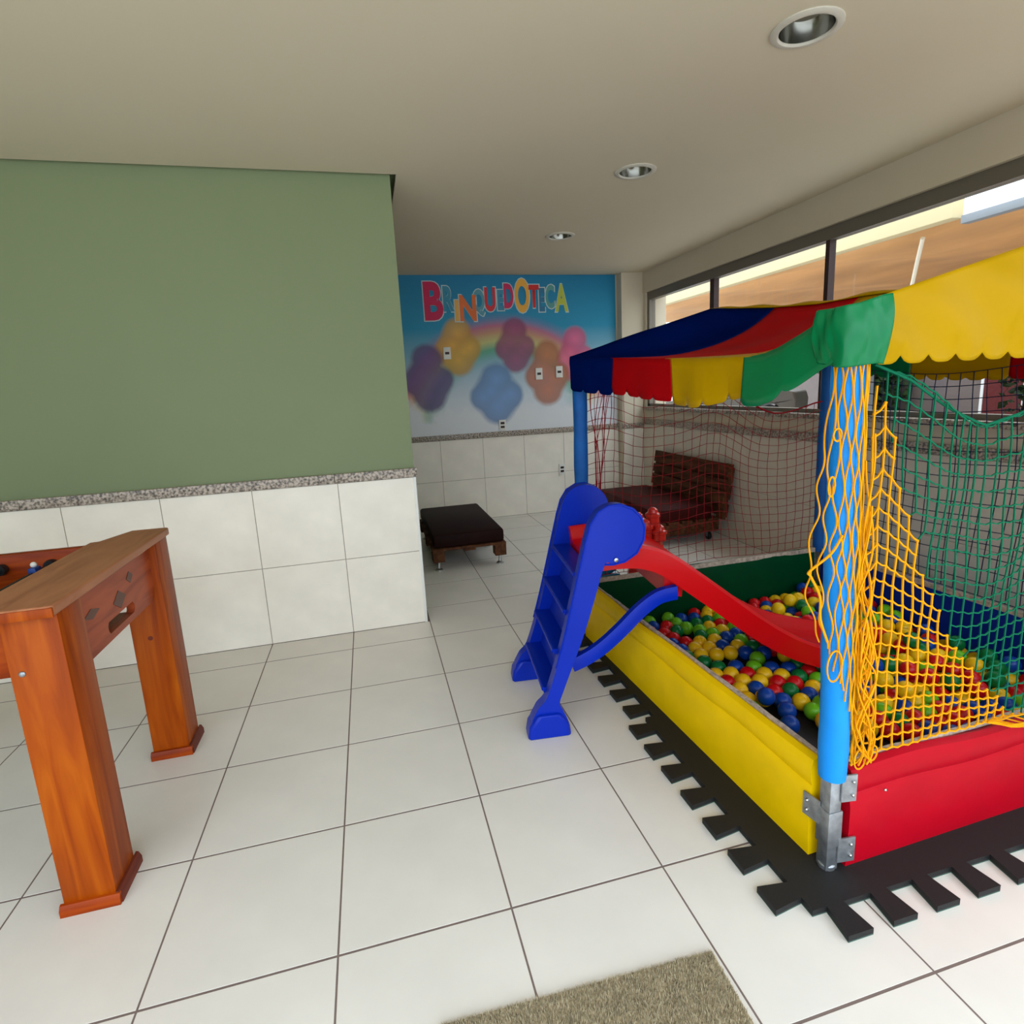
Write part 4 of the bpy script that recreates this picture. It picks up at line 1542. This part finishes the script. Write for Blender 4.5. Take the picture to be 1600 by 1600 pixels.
# ================================================================== toys behind the pit
toy = thing('toy_castle', (1.86, 1.52, 0), 'shiny red plastic toy tower with rounded tops behind the ball pit', 'toy')
tx, ty = 1.865, 1.52
part('tower', MB().lathe([(0, 0), (0.135, 0.0), (0.13, 0.03), (0.112, 0.2), (0.1, 0.33), (0.11, 0.34), (0.11, 0.37), (0.085, 0.385), (0.0, 0.385)], (tx, ty, 0), 10), 'toy_red', toy)
for k, (dx_, dy_, h) in enumerate(((0.05, -0.01, 0.19), (-0.02, -0.045, 0.125), (-0.02, 0.055, 0.15), (-0.075, 0.0, 0.10), (0.06, -0.075, 0.09))):
    part('turret', MB().lathe([(0.0, 0.0), (0.042, 0.0), (0.04, h - 0.05), (0.048, h - 0.045), (0.048, h - 0.028), (0.034, h - 0.02), (0.03, h), (0.014, h + 0.012), (0.0, h + 0.014)], (tx + dx_, ty + dy_, 0.375), 12), 'toy_red', toy)
for k in range(5):
    a = -PI / 2 - 0.8 + k * 0.5
    part('buttress', MB().tube([(tx + 0.14 * math.cos(a), ty + 0.14 * math.sin(a), 0.0), (tx + 0.125 * math.cos(a), ty + 0.125 * math.sin(a), 0.18), (tx + 0.105 * math.cos(a), ty + 0.105 * math.sin(a), 0.33)], [0.02, 0.014, 0.01], 8), 'toy_red', toy)
boat = thing('toy_rocker', (1.66, 1.62, 0), 'dark teal plastic toy with curved shells behind the slide', 'toy')
for k, (r0, zz, th) in enumerate(((0.17, 0.30, 0.018), (0.14, 0.25, 0.015), (0.105, 0.20, 0.013))):
    part('shell', MB().tube([(1.58 + r0 * math.cos(q), 1.6 + r0 * 0.35 * math.sin(q), 0.36 + r0 * 1.1 * math.sin(q) - 0.0) for q in [PI * 1.0 + PI * 1.0 * i / 20 for i in range(21)]], th, 8), 'toy_teal', boat)
part('base', MB().box(1.45, 1.71, 1.54, 1.66, 0.0, 0.16, 0.03).box(1.56, 1.6, 1.58, 1.62, 0.15, 0.2, 0.005), 'toy_teal', boat)

# ================================================================== door mat
rx0, rx1, ry0, ry1 = 0.22, 0.888, -1.16, -0.712
rug = thing('door_mat', (0.55, -0.94, 0), 'beige brown carpet door mat lying on the tiles', 'door mat')


def rugp(u, v):
    x, y = rx0 + (rx1 - rx0) * u, ry0 + (ry1 - ry0) * v
    a = math.radians(-2.2)
    return (rx1 + (x - rx1) * math.cos(a) - (y - ry1) * math.sin(a), ry1 + (x - rx1) * math.sin(a) + (y - ry1) * math.cos(a))


part('backing', MB().prism([rugp(0, 0), rugp(1, 0), rugp(1, 1), rugp(0, 1)], 0.0005, 0.006, ex_z), 'rug', rug, smooth=False)
mb = MB()
rr = random.Random(2)
for k in range(26000):
    u, v = rr.random(), 0.35 + 0.65 * rr.random()
    x, y = rugp(u, v)
    a = rr.random() * 6.28
    h = 0.007 + 0.006 * rr.random()
    w_ = 0.0016
    lx_, ly_ = rr.uniform(-1, 1) * 0.004, rr.uniform(-1, 1) * 0.004
    mb.v += [(x - w_ * math.cos(a), y - w_ * math.sin(a), 0.005), (x + w_ * math.cos(a), y + w_ * math.sin(a), 0.005), (x + lx_, y + ly_, 0.005 + h)]
    n_ = len(mb.v)
    mb.f.append((n_ - 3, n_ - 2, n_ - 1))
o = part('pile', mb, 'pile', rug, smooth=False, fixn=False)
o['kind'] = 'stuff'

# ================================================================== outside
ground = solo('ground', MB().box(-40, 60, -40, 60, -0.3, -0.13), 'asphalt', (0, 0, -0.13), 'pale paved yard outside the building', 'ground', kind='structure')
# carport with brown tarpaulin roof and cream fascia beam
cp = thing('carport', (9, 5, -0.13), 'carport roof of brown tarpaulin with a cream fascia beyond the window', 'carport')
rows = []
for i in range(31):
    y = 12.5 - 15.5 * i / 30
    rows.append([(6.05 + 9 * j / 14, y, 2.80 + 0.12 * math.sin(PI * j / 14) - 0.05 * math.sin(i * 1.3) * (j > 0)) for j in range(15)])
part('tarpaulin', MB().grid(rows), 'tarp', cp, solid=0.01)
part('fascia', MB().box(5.9, 6.05, 2.95, 12.6, 2.79, 3.35, 0.01), 'cream', cp)
part('roof_beam', MB().box(5.95, 6.05, -3.0, 2.9, 2.72, 2.80, 0.01), 'roof_grey', cp)
for y in (12.4, 2.9, -2.9):
    part('column', MB().box(14.9, 15.05, y, y + 0.12, -0.13, 2.8, 0.01), 'roof_grey', cp)
    part('column', MB().box(5.93, 6.03, y - 0.0, y + 0.1, -0.13, 2.8, 0.01), 'roof_grey', cp) if y > 10 or y < 0 else None
part('brace', MB().tube([on_x(1442, 372, 6.1), on_x(1433, 410, 6.3), on_x(1424, 450, 6.5)], 0.022, 8), 'alu_light', cp)


def car(loc, rz, paint, label, mirror=False):
    t = thing('parked_car', loc, label, 'car')
    prof = [(-2.0, .28), (-2.02, .55), (-1.95, .78), (-1.2, .90), (-1.05, .93), (-.45, 1.36), (.1, 1.46), (.9, 1.44), (1.55, 1.08), (1.95, .98), (2.02, .75), (2.0, .3)]
    def wheelarch(cx):
        return [(cx + .37 * math.cos(a), .30 + .37 * math.sin(a)) for a in [i * PI / 10 for i in range(11)]]
    poly = prof + wheelarch(1.28) + wheelarch(-1.3)
    c, s = math.cos(rz), math.sin(rz)
    def f(u, v, a):
        w = 1 - 0.16 * max(0, v - 0.95) / 0.5
        return (loc[0] + c * u - s * a * w, loc[1] + s * u + c * a * w, loc[2] + v)
    body = part('body', MB().prism(poly, -0.85, 0.85, f), paint, t)
    b_ = body.modifiers.new('round', 'BEVEL')
    b_.width = 0.05
    b_.segments = 3
    b_.limit_method = 'ANGLE'
    for a0, a1 in ((-0.858, -0.84), (0.84, 0.858)):
        part('side_window', MB().prism([(-.85, .97), (-.4, 1.3), (.1, 1.38), (.82, 1.36), (1.25, 1.05)], a0, a1, f), 'car_glass', t, smooth=False)
    for cx in (1.28, -1.3):
        for a in (-0.74, 0.74):
            mb = MB()
            n = 24
            pr = [(0.0, -.1), (.2, -.1), (.3, -.09), (.315, 0), (.3, .09), (.2, .1), (0.0, .1)]
            for k in range(n):
                q = 2 * PI * k / n
                for r, h in pr:
                    mb.v.append(f(cx + r * math.cos(q), .30 + r * math.sin(q), a + h))
            m = len(pr)
            for k in range(n):
                k2 = (k + 1) % n
                for i in range(m - 1):
                    mb.f.append((k * m + i, k2 * m + i, k2 * m + i + 1, k * m + i + 1))
            wh = part('wheel', mb, 'black', t)
            for sd_ in (-1, 1):
                part('hub', MB().prism([(cx + .17 * math.cos(q * PI / 5), .30 + .17 * math.sin(q * PI / 5)) for q in range(10)], a + sd_ * 0.1, a + sd_ * 0.112, f), 'chrome', wh, smooth=False)
    return t


car((11.6, 14.35, -0.13), math.radians(-52), 'car_silver', 'silver grey car parked beyond the window, rear wheel arch showing')
car((11.5, 20.5, -0.13), math.radians(-40), 'car_white', 'white car parked furthest away beyond the window')


def hedge(x, y, w, d, h, label, seed, n=2600, z0=-0.13):
    t = thing('hedge', (x, y, z0), label, 'hedge')
    rnd = random.Random(seed)
    part('stems', MB().tube([(x, y, z0), (x, y, z0 + h * 0.6)], 0.08, 6), 'bark', t)
    mb = MB()
    for k in range(n):
        p = Vector((x + rnd.uniform(-1, 1) * w, y + rnd.uniform(-1, 1) * d, z0 + h * rnd.random() ** 0.6))
        s_ = 0.07 + 0.09 * rnd.random()
        a = Vector((rnd.uniform(-1, 1), rnd.uniform(-1, 1), rnd.uniform(-1, 1))).normalized() * s_
        b = a.orthogonal().normalized() * s_ * 0.6
        mb.add([p - a, p + b, p + a, p - b], [(0, 1, 2, 3)])
    o = part('foliage', mb, 'leaf', t, smooth=False, fixn=False)
    o['kind'] = 'stuff'


hedge(16.0, 13.7, 0.8, 1.0, 1.9, 'leafy green hedge beyond the silver car', 1)
hedge(16.05, 7.6, 0.8, 1.5, 2.3, 'dark green shrub beyond the green net', 2, 3200)
hedge(12.0, 30.0, 3.0, 1.5, 2.6, 'distant hedge at the end of the yard', 3)
yard = thing('yard_wall', (17, 10, -0.13), 'grey rendered yard building beyond the carport', 'building')
part('wall', MB().box(17, 17.3, -6, 24, -0.13, 3.6), 'ext_wall', yard, smooth=False)
for y in (1.5, 4.6, 9.6):
    d_ = part('door', MB().box(16.95, 17.0, y, y + 1.0, -0.13, 2.0), 'dark_red' if y > 5 else 'car_glass', yard, smooth=False)
    part('door_frame', MB().box(16.93, 17.0, y - 0.08, y, -0.13, 2.08).box(16.93, 17.0, y + 1.0, y + 1.08, -0.13, 2.08).box(16.93, 17.0, y, y + 1.0, 2.0, 2.08), 'car_white', d_, smooth=False)

# light portals in the real openings
portal((-0.2, YF + 0.01, 1.25), (PI / 2, 0, 0), 6.6, 2.5)
